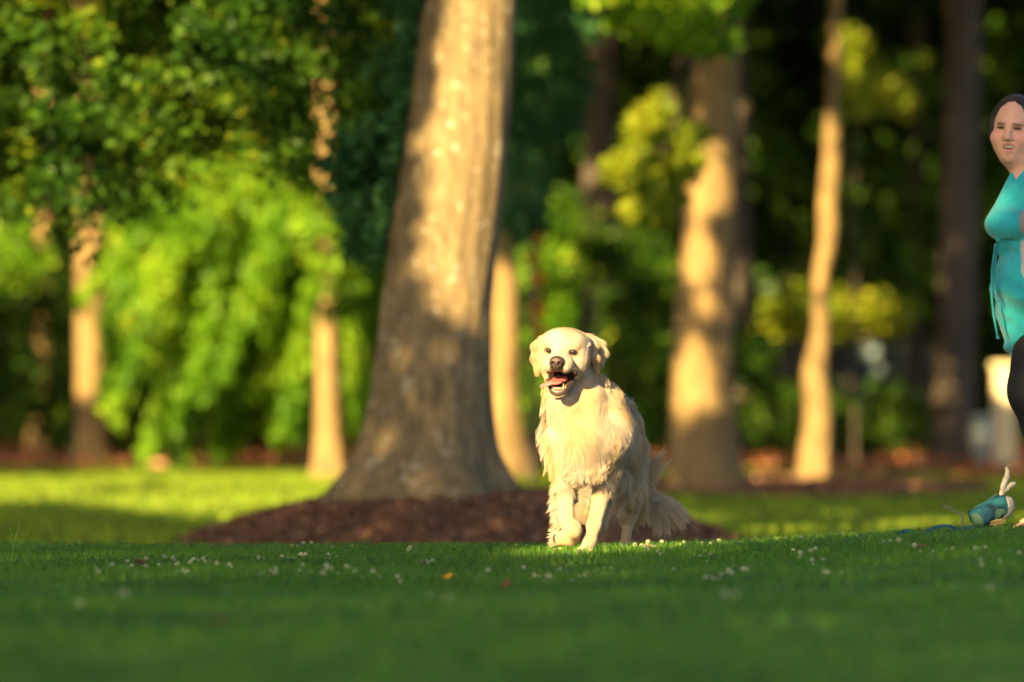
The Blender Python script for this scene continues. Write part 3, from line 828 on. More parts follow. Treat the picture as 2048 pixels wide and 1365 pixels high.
# ------------------------------------------------------------------ smooth solids (signed distances, joined and meshed)
class Solid:
    def __init__(self): self.ops = []
    def cone(self, a, b, ra, rb, k=.02, sub=False, reg=None):
        a = np.array(a, float); b = np.array(b, float)
        def f(P):
            ba = b - a; L = ba @ ba + 1e-12
            t = np.clip(((P - a) @ ba) / L, 0, 1)
            return np.linalg.norm(P - a - t[..., None] * ba, axis=-1) - (ra + (rb - ra) * t)
        m = max(ra, rb)
        self.ops.append((f, np.minimum(a, b) - m, np.maximum(a, b) + m, k, sub)); return self
    def ell(self, c, r, k=.02, rot=None, sub=False):
        c = np.array(c, float); r = np.array(r, float)
        Rm = np.eye(3) if rot is None else np.array(rot, float)      # columns: the solid's own axes
        def f(P):
            q = (P - c) @ Rm
            k0 = np.linalg.norm(q / r, axis=-1); k1 = np.linalg.norm(q / r ** 2, axis=-1) + 1e-9
            return k0 * (k0 - 1) / k1
        m = r.max()
        self.ops.append((f, c - m, c + m, k, sub)); return self
    def chain(self, pts, rad, k=.02):
        for i in range(len(pts) - 1): self.cone(pts[i], pts[i + 1], rad[i], rad[i + 1], k)
        return self
    def fn(self, f, lo, hi, k=.01, sub=True):
        self.ops.append((f, np.array(lo, float), np.array(hi, float), k, sub)); return self
    def eval(self, P):
        v = np.full(P.shape[:-1], .5)
        for f, lo, hi, k, sub in self.ops:
            d = f(P)
            if sub:
                d = -d; h = np.clip(.5 - .5 * (v - d) / max(k, 1e-6), 0, 1); v = v + (d - v) * h + k * h * (1 - h)
            else:
                h = np.clip(.5 + .5 * (v - d) / k, 0, 1); v = v + (d - v) * h - k * h * (1 - h)
        return v
    def mesh(self, h, noise=None, newton=2):
        lo = np.min([o[1] for o in self.ops if not o[4]], 0) - 3 * h; hi = np.max([o[2] for o in self.ops if not o[4]], 0) + 3 * h
        n = np.ceil((hi - lo) / h).astype(int) + 1
        ax = [lo[i] + h * np.arange(n[i]) for i in range(3)]
        val = np.full(n, .5, dtype=np.float64)
        for f, a, b, k, sub in self.ops:
            pad = k + 2 * h
            i0 = np.clip(np.floor((a - pad - lo) / h).astype(int), 0, n); i1 = np.clip(np.ceil((b + pad - lo) / h).astype(int) + 1, 0, n)
            if np.any(i1 <= i0): continue
            sl = tuple(slice(i0[i], i1[i]) for i in range(3))
            G = np.stack(np.meshgrid(ax[0][sl[0]], ax[1][sl[1]], ax[2][sl[2]], indexing='ij'), -1)
            d = f(G); v = val[sl]
            if sub:
                d = -d; hh = np.clip(.5 - .5 * (v - d) / max(k, 1e-6), 0, 1); val[sl] = v + (d - v) * hh + k * hh * (1 - hh)
            else:
                hh = np.clip(.5 + .5 * (v - d) / k, 0, 1); val[sl] = v + (d - v) * hh - k * hh * (1 - hh)
        ins = val < 0
        c = np.zeros(n - 1, int)
        for dx in (0, 1):
            for dy in (0, 1):
                for dz in (0, 1): c += ins[dx:n[0] - 1 + dx, dy:n[1] - 1 + dy, dz:n[2] - 1 + dz]
        cells = np.argwhere((c > 0) & (c < 8))
        idx = np.full(n - 1, -1); idx[tuple(cells.T)] = np.arange(len(cells))
        acc = np.zeros((len(cells), 3)); cnt = np.zeros(len(cells))
        cor = [(a, b, c_) for a in (0, 1) for b in (0, 1) for c_ in (0, 1)]
        for A in cor:
            for ax_ in range(3):
                if A[ax_]: continue
                B = list(A); B[ax_] = 1
                va = val[tuple((cells + A).T)]; vb = val[tuple((cells + B).T)]
                x = (va < 0) != (vb < 0)
                t = np.where(x, va / (va - vb + 1e-12), 0)
                p = np.array(A, float) + t[:, None] * (np.array(B) - np.array(A))
                acc[x] += p[x]; cnt[x] += 1
        V = lo + (cells + acc / cnt[:, None]) * h
        F_ = []
        for a0 in range(3):
            b0, c0 = [(1, 2), (2, 0), (0, 1)][a0]
            sl1 = [slice(1, -1)] * 3; sl1[a0] = slice(0, -1); sl2 = [slice(1, -1)] * 3; sl2[a0] = slice(1, None)
            A = ins[tuple(sl1)]; B = ins[tuple(sl2)]
            for s_, msk in ((0, A & ~B), (1, B & ~A)):
                e = np.argwhere(msk); off = np.ones(3, int); off[a0] = 0; e = e + off
                q = []
                for (db, dc) in ((-1, -1), (0, -1), (0, 0), (-1, 0)):
                    w = e.copy(); w[:, b0] += db; w[:, c0] += dc
                    q.append(idx[tuple(w.T)])
                q = np.stack(q, -1)
                if s_: q = q[:, ::-1]
                F_.append(q)
        Fq = np.concatenate(F_); Fq = Fq[(Fq >= 0).all(1)]
        for _ in range(newton):
            v = self.eval(V); g = self.grad(V); V = V - np.clip(v, -h, h)[:, None] * g * .9
        N = self.grad(V)
        if noise is not None: V = V + N * noise(V)[:, None]
        return V, Fq, N
    def grad(self, V):
        e = 1.5e-3; g = np.stack([self.eval(V + np.eye(3)[i] * e) - self.eval(V - np.eye(3)[i] * e) for i in range(3)], -1)
        return g / (np.linalg.norm(g, axis=1)[:, None] + 1e-9)

def near(P, c, r, soft=.35):
    "1 inside a ball round c, falling to 0 at its edge"
    d = np.linalg.norm(P - np.asarray(c), axis=-1) / r
    return np.clip((1 - d) / soft, 0, 1)

def nearell(P, c, r, A, soft=.3):
    d = np.linalg.norm(((P - np.asarray(c)) @ A) / np.asarray(r), axis=-1)
    return np.clip((1 - d) / soft, 0, 1)

def paint(col, w, c):
    return col * (1 - w[:, None]) + np.array(c)[None, :] * w[:, None]

def hair_object(name, roots, paths, rad0, rad1, cols, mat, parent):
    "paths (n,k,3) -> hair curves"
    n, k, _ = paths.shape
    hc = bpy.data.hair_curves.new(name)
    hc.add_curves([k] * n)
    hc.position_data.foreach_set('vector', paths.astype(np.float32).ravel())
    ra = hc.attributes.get('radius') or hc.attributes.new('radius', 'FLOAT', 'POINT')
    t = np.linspace(0, 1, k)
    rr = (rad0[:, None] * (1 - t)[None, :] + rad1 * t[None, :])
    ra.data.foreach_set('value', rr.astype(np.float32).ravel())
    ca = hc.attributes.new('fcol', 'FLOAT_COLOR', 'POINT')
    cc_ = np.repeat(np.concatenate([cols, np.ones((n, 1))], 1)[:, None, :], k, 1)
    sh = (.84 + .16 * np.minimum(1, t * 2.5))[None, :, None]          # strands a little deeper in colour at the root
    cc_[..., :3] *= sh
    ca.data.foreach_set('color', cc_.astype(np.float32).ravel())
    hc.materials.append(mat)
    o = bpy.data.objects.new(name, hc)
    return link(o, parent)

def sample_surface(V, Fq, N, dens, seed):
    "random roots on the quads; dens = weight per face"
    r = np.random.default_rng(seed)
    a = V[Fq]; ar = np.linalg.norm(np.cross(a[:, 1] - a[:, 0], a[:, 3] - a[:, 0]), axis=1)
    w = ar * dens; tot = int(w.sum()); f = r.choice(len(Fq), tot, p=w / w.sum())
    u, v = r.random(tot)[:, None], r.random(tot)[:, None]
    q = V[Fq[f]]; nn = N[Fq[f]]
    bl = lambda x: (x[:, 0] * (1 - u) + x[:, 1] * u) * (1 - v) + (x[:, 3] * (1 - u) + x[:, 2] * u) * v
    P = bl(q); n = bl(nn); n /= np.linalg.norm(n, axis=1)[:, None] + 1e-9
    return P, n

def grow(P, n, comb, L, lift, clump=.6, csize=60, seed=0, k=5, sag=.25, wave=.12, solid=None):
    r = np.random.default_rng(seed); m = len(P)
    c = comb - (comb * n).sum(1)[:, None] * n
    c /= np.linalg.norm(c, axis=1)[:, None] + 1e-9
    d = c * np.cos(lift)[:, None] + n * np.sin(lift)[:, None]
    d += r.normal(0, .07, (m, 3)); d /= np.linalg.norm(d, axis=1)[:, None]
    L = L * r.uniform(.65, 1.15, m)
    t = np.linspace(0, 1, k)[None, :, None]
    side = np.cross(d, n); side /= np.linalg.norm(side, axis=1)[:, None] + 1e-9
    ph = smooth_noise(P, 9, seed + 5, 1)
    path = P[:, None, :] + d[:, None, :] * L[:, None, None] * t
    bendv = (c - n * .35) * .5 + np.array([0, 0, -1]) * sag
    path = path + bendv[:, None, :] * (L[:, None, None] * .45) * t ** 2
    path = path + side[:, None, :] * (ph * L * wave * 2.2)[:, None, None] * t * t
    # clumps
    nc = max(4, m // csize); ci = r.choice(m, nc, replace=False)
    kd = KDTree(nc)
    for i, j in enumerate(ci): kd.insert(P[j], i)
    kd.balance()
    own = np.fromiter((ci[kd.find(p)[1]] for p in P), dtype=int, count=m)
    tgt = path[own]
    off = np.clip(np.linalg.norm(P - P[own], axis=1) / (L + 1e-6), 0, 1)
    w = (clump[:, None, None] if np.ndim(clump) else clump) * t ** 1.3 * (1 - .3 * r.random((m, 1, 1)))
    sc_ = (L / (L[own] + 1e-6))[:, None, None]
    tgt = P[own][:, None, :] + (tgt - P[own][:, None, :]) * np.minimum(sc_, 1.3)
    path = path * (1 - w) + tgt * w
    if solid is not None:          # keep hairs outside the body
        pts = path[:, 1:, :].reshape(-1, 3); v = solid.eval(pts); bad = v < .001
        if bad.any():
            g = solid.grad(pts[bad]); pts[bad] += g * (.0015 - v[bad])[:, None]
            path[:, 1:, :] = pts.reshape(m, k - 1, 3)
    return path, own

# ------------------------------------------------------------------ the golden retriever
DO = at(1180, 1112, 20.0); DO[2] = float(ground(DO[0], DO[1])) + .002
DO2 = at(1180, 1112, 20.0)
def D(px, py, y=0.0):
    "dog-local point seen at pixel (px, py), y metres behind the dog's chest plane"
    return at(px, py, 20.0 + y) - DO
dog = empty('dog', DO)
fwd = np.array([-.17, -.975, -.14]); fwd /= np.linalg.norm(fwd)
rgt = np.cross(fwd, [0.06, 0, 1.0]); rgt /= np.linalg.norm(rgt); 
upv = np.cross(rgt, fwd); rgt = -rgt
HA = np.stack([rgt, fwd, upv], -1)          # head axes as columns: right, forward, up
HC = D(1129, 698, -.06)
def H(a, b, c): return HC + HA @ np.array([a, b, c], float)

B = Solid()
# trunk of the body
B.ell(D(1164, 874, .02), (.092, .12, .130), .03)
B.ell(D(1158, 922, .0), (.068, .07, .080), .04)
B.cone(D(1140, 735, .05), D(1152, 815, .03), .070, .092, .04)
B.cone(D(1152, 800, .04), D(1170, 880, .06), .092, .11, .04)
B.ell(D(1200, 812, .16), (.080, .13, .085), .05)
B.ell(D(1210, 872, .22), (.112, .26, .125), .05)
B.ell(D(1238, 872, .50), (.072, .14, .115), .05)
B.cone(D(1256, 850, .50), D(1258, 920, .50), .042, .050, .04)
# front leg on the ground (image right)
B.chain([D(1222, 870, .06), D(1210, 965, .08), D(1188, 1052, .02), D(1180, 1082, -.005), D(1172, 1102, -.03)], [.062, .031, .0225, .020, .023], .015)
B.ell(D(1168, 1106, -.045), (.034, .046, .019), .012)
for i, (a, q) in enumerate(((-.026, 0), (-.009, -.012), (.009, -.012), (.025, 0))): B.ell(D(1168, 1108, -.08 + abs(a) * .5) + [a, q, 0], (.0095, .018, .012), .006)
# lifted front leg (image left)
B.chain([D(1122, 880, .04), D(1128, 962, .04), D(1134, 1045, -.03)], [.060, .030, .0245], .015)
B.ell(D(1143, 1058, -.03), (.030, .030, .030), .012)
B.chain([D(1146, 1062, -.03), D(1140, 1074, .01), D(1122, 1078, .035)], [.030, .030, .024], .014)
B.ell(D(1118, 1078, .045), (.022, .034, .024), .01)
# hind legs
B.chain([D(1256, 900, .48), D(1264, 980, .42), D(1256, 1046, .56), D(1250, 1092, .50), D(1246, 1101, .46)], [.068, .036, .0175, .0155, .019], .02)
B.ell(D(1245, 1104, .435), (.024, .038, .016), .012)
for a in (-.02, -.007, .007, .02): B.ell(D(1244, 1106, .405) + [a, 0, 0], (.008, .015, .010), .006)
B.chain([D(1212, 890, .50), D(1196, 945, .44), D(1170, 1016, .60), D(1172, 1036, .68)], [.070, .030, .015, .013], .03)
# tail core
B.chain([D(1262, 880, .60), D(1286, 955, .68), D(1308, 1000, .68), D(1338, 1012, .66)], [.026, .020, .014, .007], .02)
# skull, cheeks, brow
B.cone(H(0, -.04, -.02), D(1142, 760, .06), .066, .078, .04)
B.ell(H(0, -.01, .000), (.080, .086, .062), .03, HA)
B.ell(H(0, -.005, .024), (.081, .07, .040), .025, HA)
B.ell(H(0, .035, .022), (.066, .05, .044), .03, HA)
for s in (-1, 1): B.ell(H(s * .052, -.005, -.03), (.034, .05, .048), .03, HA)
for s in (-1, 1):
    B.ell(H(s * .048, .028, -.034), (.034, .048, .044), .025, HA)
    B.ell(H(s * .036, .062, .022), (.020, .018, .013), .016, HA)
    B.ell(H(s * .0265, .112, -.043), (.024, .042, .026), .012, HA)       # flews
B.ell(H(0, .070, .0), (.028, .03, .028), .02, HA)
B.cone(H(0, .06, -.022), H(0, .135, -.030), .037, .0255, .02)
B.ell(H(0, .152, -.034), (.0225, .018, .026), .008, HA)
# lower jaw, dropped open
B.cone(H(.048, .015, -.082), H(.020, .104, -.132), .022, .0125, .02)
B.cone(H(-.048, .015, -.082), H(-.020, .104, -.132), .022, .0125, .02)
B.cone(H(0, .015, -.108), H(0, .104, -.143), .032, .016, .02)
for s in (-1, 1): B.ell(H(s * .052, .03, -.055), (.022, .04, .03), .02, HA)
# mouth hollow
def mouth(P):
    q = (P - HC) @ HA
    c = np.array([.004, .082, -.093]); rr = np.array([.0500, .090, .0330])
    w = q - c; w = w.copy(); w[..., 2] += w[..., 1] * .42 - .012 
    k0 = np.linalg.norm(w / rr, axis=-1); k1 = np.linalg.norm(w / rr ** 2, axis=-1) + 1e-9
    return k0 * (k0 - 1) / k1
B.fn(mouth, HC - .2, HC + .2, .006)
for s in (-1, 1): B.ell(H(s * .0425, .088, .000), (.0125, .012, .010), .006, HA, sub=True)
# ears
EL = [D(1085, 678, .0), D(1073, 694, .0), D(1071, 716, .0), D(1074, 743, -.01)]
B.chain(EL, [.012, .015, .014, .008], .014)
B.chain([p + np.array([.004, .035, .002]) for p in EL[:3]], [.012, .015, .012], .014)
ER = [D(1172, 676, .01), D(1184, 694, -.015), D(1190, 716, -.022), D(1195, 742, -.012)]
B.chain(ER, [.014, .0145, .013, .007], .010)
B.chain([D(1182, 678, .03), D(1200, 690, .045), D(1207, 706, .045), D(1203, 728, .035)], [.012, .015, .014, .008], .012)
VB, FB, NB = B.mesh(.0052)
# keep the two coats' roots on a body a little rough
cream = np.array([.48, .385, .275])
colb = np.tile(cream * .9, (len(VB), 1))
inm = np.clip((.013 - mouth(VB)) / .005, 0, 1)
hq = (VB - HC) @ HA
front = hq[:, 1] > -.01
colb = paint(colb, inm * front, (.030, .012, .012))
lipd = mouth(VB)
lower = (hq[:, 2] < -.104 + -.30 * (hq[:, 1] - .09)) & front & (lipd < .026) & (hq[:, 1] > .03)
colb = paint(colb, lower.astype(float) * .95, (.028, .018, .017))
lw = nearell(VB, H(0, .150, -.052), (.028, .024, .026), HA, .3)
colb = paint(colb, lw * .96, (.035, .024, .022))
colb = paint(colb, nearell(VB, H(0, .162, -.030), (.034, .034, .032), HA, .2), (.02, .012, .012))
for s in (-1, 1): colb = paint(colb, nearell(VB, H(s * .043, .088, 0), (.016, .02, .012), HA, .35), (.05, .03, .02))
colb = paint(colb, near(VB, D(1113, 1078, .035), .026, .3), (.06, .03, .025))
body = mesh_np('body', VB, FB, None, dog, smooth=True, attrs={'col': np.concatenate([colb, np.ones((len(VB), 1))], 1)})
M['dogskin'] = mat_attr('dog_skin', rough=.45, spec=.5)
body.data.materials.append(M['dogskin'])

# nose: broad wedge with two nostrils
NS = Solid()
NS.ell(H(0, .160, -.026), (.0262, .016, .0200), .01, HA)
NS.ell(H(0, .156, -.016), (.022, .016, .011), .008, HA)
NS.ell(H(0, .160, -.040), (.013, .013, .012), .008, HA)
for s in (-1, 1):
    NS.ell(H(s * .0112, .177, -.028), (.0056, .011, .0058), .003, HA, sub=True)
    NS.ell(H(s * .0225, .168, -.032), (.006, .008, .0022), .003, HA, sub=True)
NS.ell(H(0, .178, -.044), (.0012, .008, .012), .002, HA, sub=True)
Vn, Fn, Nn = NS.mesh(.0018)
cn_ = np.tile(np.array([.034, .017, .016]), (len(Vn), 1))
q = (Vn - HC) @ HA
for s in (-1, 1): cn_ = paint(cn_, nearell(Vn, H(s * .0112, .172, -.028), (.0075, .013, .0078), HA, .3), (.010, .006, .006))
cn_ = paint(cn_, np.clip((-.033 - q[:, 2]) / .010, 0, 1) * .85, (.04, .028, .03))
M['wet'] = mat_attr('wet_skin', rough=.42, spec=.45, bump=.5, bscale=700)
mesh_np('nose', Vn, Fn, M['wet'], dog, smooth=True, attrs={'col': np.concatenate([cn_, np.ones((len(Vn), 1))], 1)})

# eyes
M['eye'] = mat_simple('dog_eye', [(.3, (.010, .005, .003)), (.7, (.022, .010, .005))], 30, .06, 0, spec=.8)
def ball(name, c, r, mat, parent, A=np.eye(3), seg=20):
    V = []; Fc = []
    r = np.array(r, float) * np.ones(3)
    for i in range(seg // 2 + 1):
        t = math.pi * i / (seg // 2)
        for j in range(seg):
            p = 2 * math.pi * j / seg
            V.append(np.array(c) + A @ (r * np.array([math.sin(t) * math.cos(p), math.sin(t) * math.sin(p), math.cos(t)])))
    for i in range(seg // 2):
        for j in range(seg):
            Fc.append([i * seg + j, i * seg + (j + 1) % seg, (i + 1) * seg + (j + 1) % seg, (i + 1) * seg + j])
    return mesh_np(name, V, np.array(Fc)[:, ::-1], mat, parent, smooth=True)
for s in (-1, 1): ball('eye', H(s * .0425, .0785, .002), (.0112, .0108, .0098), M['eye'], dog, HA)

# tongue, teeth, gums
T = Solid()
T.chain([H(0, .02, -.092), H(-.002, .07, -.098), H(-.012, .108, -.105)], [.020, .025, .023], .01)
T.chain([H(-.012, .105, -.104), H(-.031, .116, -.110), H(-.047, .110, -.122)], [.022, .020, .017], .012)
def flatten(P):   # keeps the tongue a thin blade
    q = (P - HC) @ HA
    zt = -.094 - .10 * (q[..., 1] - .02) - np.clip(-q[..., 0] - .02, 0, 1) * .42 + np.clip(1 - (np.abs(q[..., 0] + .004) / .004), 0, 1) * -.0015
    return -(np.abs(q[..., 2] - zt) - .0052)
T.fn(lambda P: flatten(P), HC - .3, HC + .3, .004)
Vt, Ft, Nt = T.mesh(.0025)
ct = np.tile(np.array([.46, .11, .10]), (len(Vt), 1)); q = (Vt - HC) @ HA
ct = paint(ct, np.clip((-q[:, 0] - .024) / .02, 0, 1) * .6, (.55, .17, .20))
M['tongue'] = mat_attr('tongue', rough=.35, spec=.5, bump=.25, bscale=900)
mesh_np('tongue', Vt, Ft, M['tongue'], dog, smooth=True, attrs={'col': np.concatenate([ct, np.ones((len(Vt), 1))], 1)})
M['tooth'] = mat_simple('tooth', [(.3, (.42, .33, .22)), (.7, (.50, .41, .29))], 60, .3, 0, spec=.5)
M['gum'] = mat_simple('gum', [(.3, (.26, .07, .06)), (.7, (.34, .11, .09))], 90, .35, .2, spec=.5)
def fang(base, tip, r0, name='tooth'):
    return limb(dog, [base, base + (tip - base) * .35, base + (tip - base) * .7, tip], r0, r0 * .2, M['tooth'], name)
for s in (-1, 1):
    fang(H(s * .0180, .112, -.125), H(s * .0205, .120, -.104), .0034)
for i in range(6): fang(H(-.0110 + .0044 * i, .117, -.124), H(-.0112 + .0045 * i, .120, -.1185), .0022)
for s in (-1, 1):
    for i in range(1): fang(H(s * (.0245 + .0035 * i), .105 - .014 * i, -.125 + .0055 * i), H(s * (.025 + .0035 * i), .106 - .014 * i, -.113 + .006 * i), .0045)
G_ = Solid(); G_.chain([H(-.032, .064, -.113), H(-.018, .106, -.126), H(0, .114, -.128), H(.018, .106, -.126), H(.032, .064, -.113)], [.007, .007, .006, .007, .007], .006)
Vg, Fg, Ng = G_.mesh(.0025); mesh_np('gum', Vg, Fg, M['gum'], dog, smooth=True)

# ---- coat
def ss(x, a, b): return np.clip((x - a) / (b - a), 0, 1)
cf = VB[FB].mean(1)
hqf = (cf - HC) @ HA
def hairmap(P):
    "length, lift and density of the coat at P (dog-local)"
    q = (P - HC) @ HA
    z = P[:, 2]; y = P[:, 1]
    L = np.full(len(P), .038); lift = np.full(len(P), .42); den = np.full(len(P), 1.0)
    head = np.linalg.norm((q - [0, .04, -.04]) / [.118, .15, .135], axis=1) < 1
    # lengths on the head grow from the nose backward
    hb = np.clip((.150 - q[:, 1]) / .16, 0, 1)
    Lh = .0045 + .011 * hb ** 1.5
    L = np.where(head, Lh, L); lift = np.where(head, .26, lift); den = np.where(head, 3.2, den)
    neck = ~head & (y < .14) & (z > .24)
    L = np.where(neck, .036, L); lift = np.where(neck, .16, lift)
    low = z < .235
    L = np.where(low & ~head, .006 + .007 * ss(z, .10, .24), L); lift = np.where(low, .22, lift); den = np.where(low, 1.7, den)
    paw = z < .045
    L = np.where(paw, .006, L)
    back = (y > .14) & (z > .24)
    L = np.where(back, .030, L); lift = np.where(back, .15, lift)
    thigh = (y > .38) & (z > .13) & (z < .40)
    L = np.where(thigh, .035, L)
    # the ears' short silky hair
    ear = ((q[:, 0] < -.083) | (q[:, 0] > .083)) & (q[:, 2] < .06) & (q[:, 2] > -.12) & (q[:, 1] > -.17) & (q[:, 1] < .09)
    L = np.where(ear, .013, L); lift = np.where(ear, .22, lift)
    # bare places
    bare = (mouth(P) < .005) & (q[:, 1] > .0)
    bare |= (q[:, 2] < -.104 - .30 * (q[:, 1] - .09)) & (mouth(P) < .0235) & (q[:, 1] > .03) & (q[:, 2] > -.16)
    bare |= nearell(P, H(0, .165, -.030), (.027, .03, .025), HA, .01) > 0
    bare |= nearell(P, H(0, .152, -.050), (.0235, .030, .022), HA, .01) > 0
    for s in (-1, 1): bare |= nearell(P, H(s * .0425, .086, 0), (.0125, .02, .0095), HA, .01) > 0
    bare |= near(P, D(1113, 1078, .035), .02, .01) > 0
    den = np.where(bare, 0, den)
    return L, lift, den, head
def combmap(P):
    q = (P - HC) @ HA
    y = P[:, 1]
    nose_ = H(0, .17, -.01)
    c = P - nose_
    hd = np.linalg.norm((q - [0, .04, -.04]) / [.118, .15, .135], axis=1) < 1
    c = c / (np.linalg.norm(c, axis=1)[:, None] + 1e-6) + np.array([0, 0, -.35])
    # under the chin the hair runs down and back
    chest = np.stack([(P[:, 0] - D(1150, 800)[0]) * 2.2, .05 + 0 * y, -1 + 0 * y], -1)
    rear = np.tile(np.array([.25, .75, -.65]), (len(P), 1))
    w = ss(y, .08, .26)[:, None]
    b_ = chest * (1 - w) + rear * w
    legs = np.tile(np.array([0., .25, -1.]), (len(P), 1))
    b_ = np.where((P[:, 2] < .22)[:, None], legs, b_)
    sw = smooth_noise(P, 3.6, 77, 2)[:, None] * np.array([1.3, .0, .35])
    b_ = b_ + sw
    ear = (np.abs(q[:, 0]) > .080) & (q[:, 2] < .06)
    c = np.where(ear[:, None], np.array([0, .0, -1.]), c)
    return np.where((hd | (ear & (q[:, 2] > -.12) & (np.abs(q[:, 0]) < .16)))[:, None], c, b_)
Lf, lf, df, hf = hairmap(cf)
vis = 1.0
Pr, Nr = sample_surface(VB, FB, NB, df * 215000, 5)
L, lift, den, headm = hairmap(Pr); ok = den > 0
Pr, Nr, L, lift, headm = Pr[ok], Nr[ok], L[ok], lift[ok], headm[ok]
comb = combmap(Pr)

path, own = grow(Pr, Nr, comb, L, lift, np.where(headm, .08, np.where(L < .02, .10, .20)), 30, 6, k=6, solid=B, wave=.28, sag=.1)
def fur_col(P, own, seed, base=cream):
    r = np.random.default_rng(seed)
    t = r.normal(0, .05, len(P)) + .07 * r.normal(size=len(P))[own % len(P)] if own is not None else r.normal(0, .08, len(P))
    warm = np.clip(smooth_noise(P * np.array([1, 1, .45]), 6.5, 44, 2) * 1.5, -.8, 1)
    c = base[None, :] * (1 + t[:, None])
    c = c * (1 + warm[:, None] * np.array([.04, -.04, -.22]))
    return np.clip(c, 0, .92)
fc = fur_col(Pr, own, 7)
q = (Pr - HC) @ HA
# ears and the feathered flanks a touch more golden, crown and muzzle whiter
eg = ((np.abs(q[:, 0]) > .084) & (q[:, 2] < .05) & (q[:, 2] > -.12) & (np.abs(q[:, 1]) < .1)).astype(float)
fc = fc * (1 - eg[:, None]) + fc * eg[:, None] * np.array([.98, .86, .68])
wh = headm * np.clip(1 - eg, 0, 1)
fc = np.clip(fc * (1 + wh[:, None] * np.array([.08, .12, .20])), 0, .92)
for s in (-1, 1):
    g_ = (nearell(Pr, H(s * .050, .075, .004), (.042, .05, .036), HA, .8) * .55)[:, None]; fc = fc * (1 - g_) + g_ * fc * np.array([.92, .76, .52])
g_ = (nearell(Pr, H(0, .10, -.02), (.03, .05, .03), HA, .8) * .3)[:, None]; fc = fc * (1 - g_) + g_ * fc * np.array([.95, .84, .66])
lip_ = nearell(Pr, H(0, .145, -.050), (.030, .034, .027), HA, .25)[:, None]
fc = fc * (1 - lip_) + lip_ * np.array([.10, .08, .07])
for s in (-1, 1):
    e_ = nearell(Pr, H(s * .0430, .083, .001), (.0215, .03, .0165), HA, .45)[:, None]; fc = fc * (1 - e_ * .95) + e_ * .95 * np.array([.07, .04, .03])
M['fur'] = mat_fur('cream_fur')
rad = np.where(headm, .00026, .00030)
allp, allr, allc = [path], [rad], [fc]

def plume(line, dirs, L, n, seed, spread=.25, rootr=.01, sag=.2, clump=.75, cs=34, curl=.18):
    "long feathering: roots along a polyline, directions interpolated between dirs"
    r = np.random.default_rng(seed); line = np.array(line, float); dirs = np.array(dirs, float); L = np.array(L, float) * np.ones(len(line))
    t = r.random(n) * (len(line) - 1); i = np.minimum(t.astype(int), len(line) - 2); f = (t - i)[:, None]
    P = line[i] * (1 - f) + line[i + 1] * f + r.normal(0, rootr, (n, 3))
    d = dirs[i] * (1 - f) + dirs[i + 1] * f + r.normal(0, spread * .35, (n, 3)) + smooth_noise(P, 12, seed, 1)[:, None] * r.normal(size=3) * spread
    d /= np.linalg.norm(d, axis=1)[:, None]
    LL = (L[i] * (1 - f[:, 0]) + L[i + 1] * f[:, 0]) * r.uniform(.5, 1.1, n)
    k = 7; tt = np.linspace(0, 1, k)[None, :, None]
    pa = P[:, None, :] + d[:, None, :] * LL[:, None, None] * tt + np.array([0, 0, -sag]) * (LL[:, None, None] * tt ** 2)
    pa += (r.normal(size=(n, 1, 3)) * .35 + r.normal(size=3) * .4) * curl * LL[:, None, None] * .4 * tt ** 2
    ci = r.choice(n, max(3, n // cs), replace=False); kd = KDTree(len(ci))
    for a, j in enumerate(ci): kd.insert(pa[j, 2], a)
    kd.balance(); own = np.array([ci[kd.find(p)[1]] for p in pa[:, 2]])
    w = clump * tt ** 1.2
    pa = pa * (1 - w) + (P[own][:, None, :] + (pa[own] - P[own][:, None, :]) * np.minimum(LL / LL[own], 1.25)[:, None, None]) * w
    allp.append(np.stack([pa[:, j] for j in (0, 1, 2, 4, 5, 6)], 1)); allr.append(np.full(n, .00038)); allc.append(fur_col(P, own, seed, cream * np.array([1.04, 1.04, 1.08])))
# tail: fan below, plume above
plume([D(1284, 965, .66), D(1308, 1000, .68), D(1335, 1010, .66), D(1342, 1014, .66)], [(.1, .1, -1), (.3, .1, -1), (.7, 0, -.85), (1, 0, -.5)], [.09, .12, .095, .06], 5200, 301, rootr=.009, sag=.15)
plume([D(1280, 985, .64), D(1305, 996, .67), D(1338, 1008, .66)], [(.8, 0, .3), (.9, 0, .1), (1, 0, -.1)], [.05, .05, .05], 2600, 302, rootr=.008)
plume([D(1280, 990, .62), D(1292, 975, .64), D(1290, 950, .63)], [(.55, .1, .85), (.5, .1, .95), (.45, .1, 1.0)], [.13, .14, .10], 1900, 303, rootr=.010, sag=.05, spread=.22, clump=.85, cs=26)
# backs of the legs
plume([D(1118, 965, .08), D(1114, 1000, .07), D(1116, 1030, .05), D(1121, 1055, .03)], [(-.6, .5, -.7), (-.8, .5, -.4), (-.9, .4, -.2), (-.9, .3, .0)], [.030, .034, .030, .018], 1500, 304, rootr=.007, spread=.9, sag=.45, curl=.5, cs=22)
plume([D(1215, 980, .12), D(1206, 1020, .09), D(1196, 1055, .05)], [(.5, .6, -.8), (.5, .6, -.7), (.5, .5, -.6)], [.05, .04, .025], 1800, 305, rootr=.008, spread=.3)
plume([D(1274, 960, .5), D(1272, 1000, .52), D(1262, 1035, .56)], [(.4, .6, -.9), (.4, .7, -.8), (.3, .7, -.7)], [.09, .08, .05], 2600, 306, rootr=.014, spread=.35)
plume([D(1250, 950, .38), D(1240, 985, .38), D(1232, 1010, .4)], [(-.2, -.1, -1), (-.3, 0, -1), (-.3, .1, -1)], [.045, .045, .04], 1000, 307, rootr=.014, spread=.4, clump=.8)
plume([D(1195, 950, .40), D(1178, 1000, .45), D(1168, 1035, .52)], [(.4, .3, -.8), (.5, .4, -.7), (.5, .4, -.6)], [.03, .025, .02], 500, 308, rootr=.006, spread=.35)
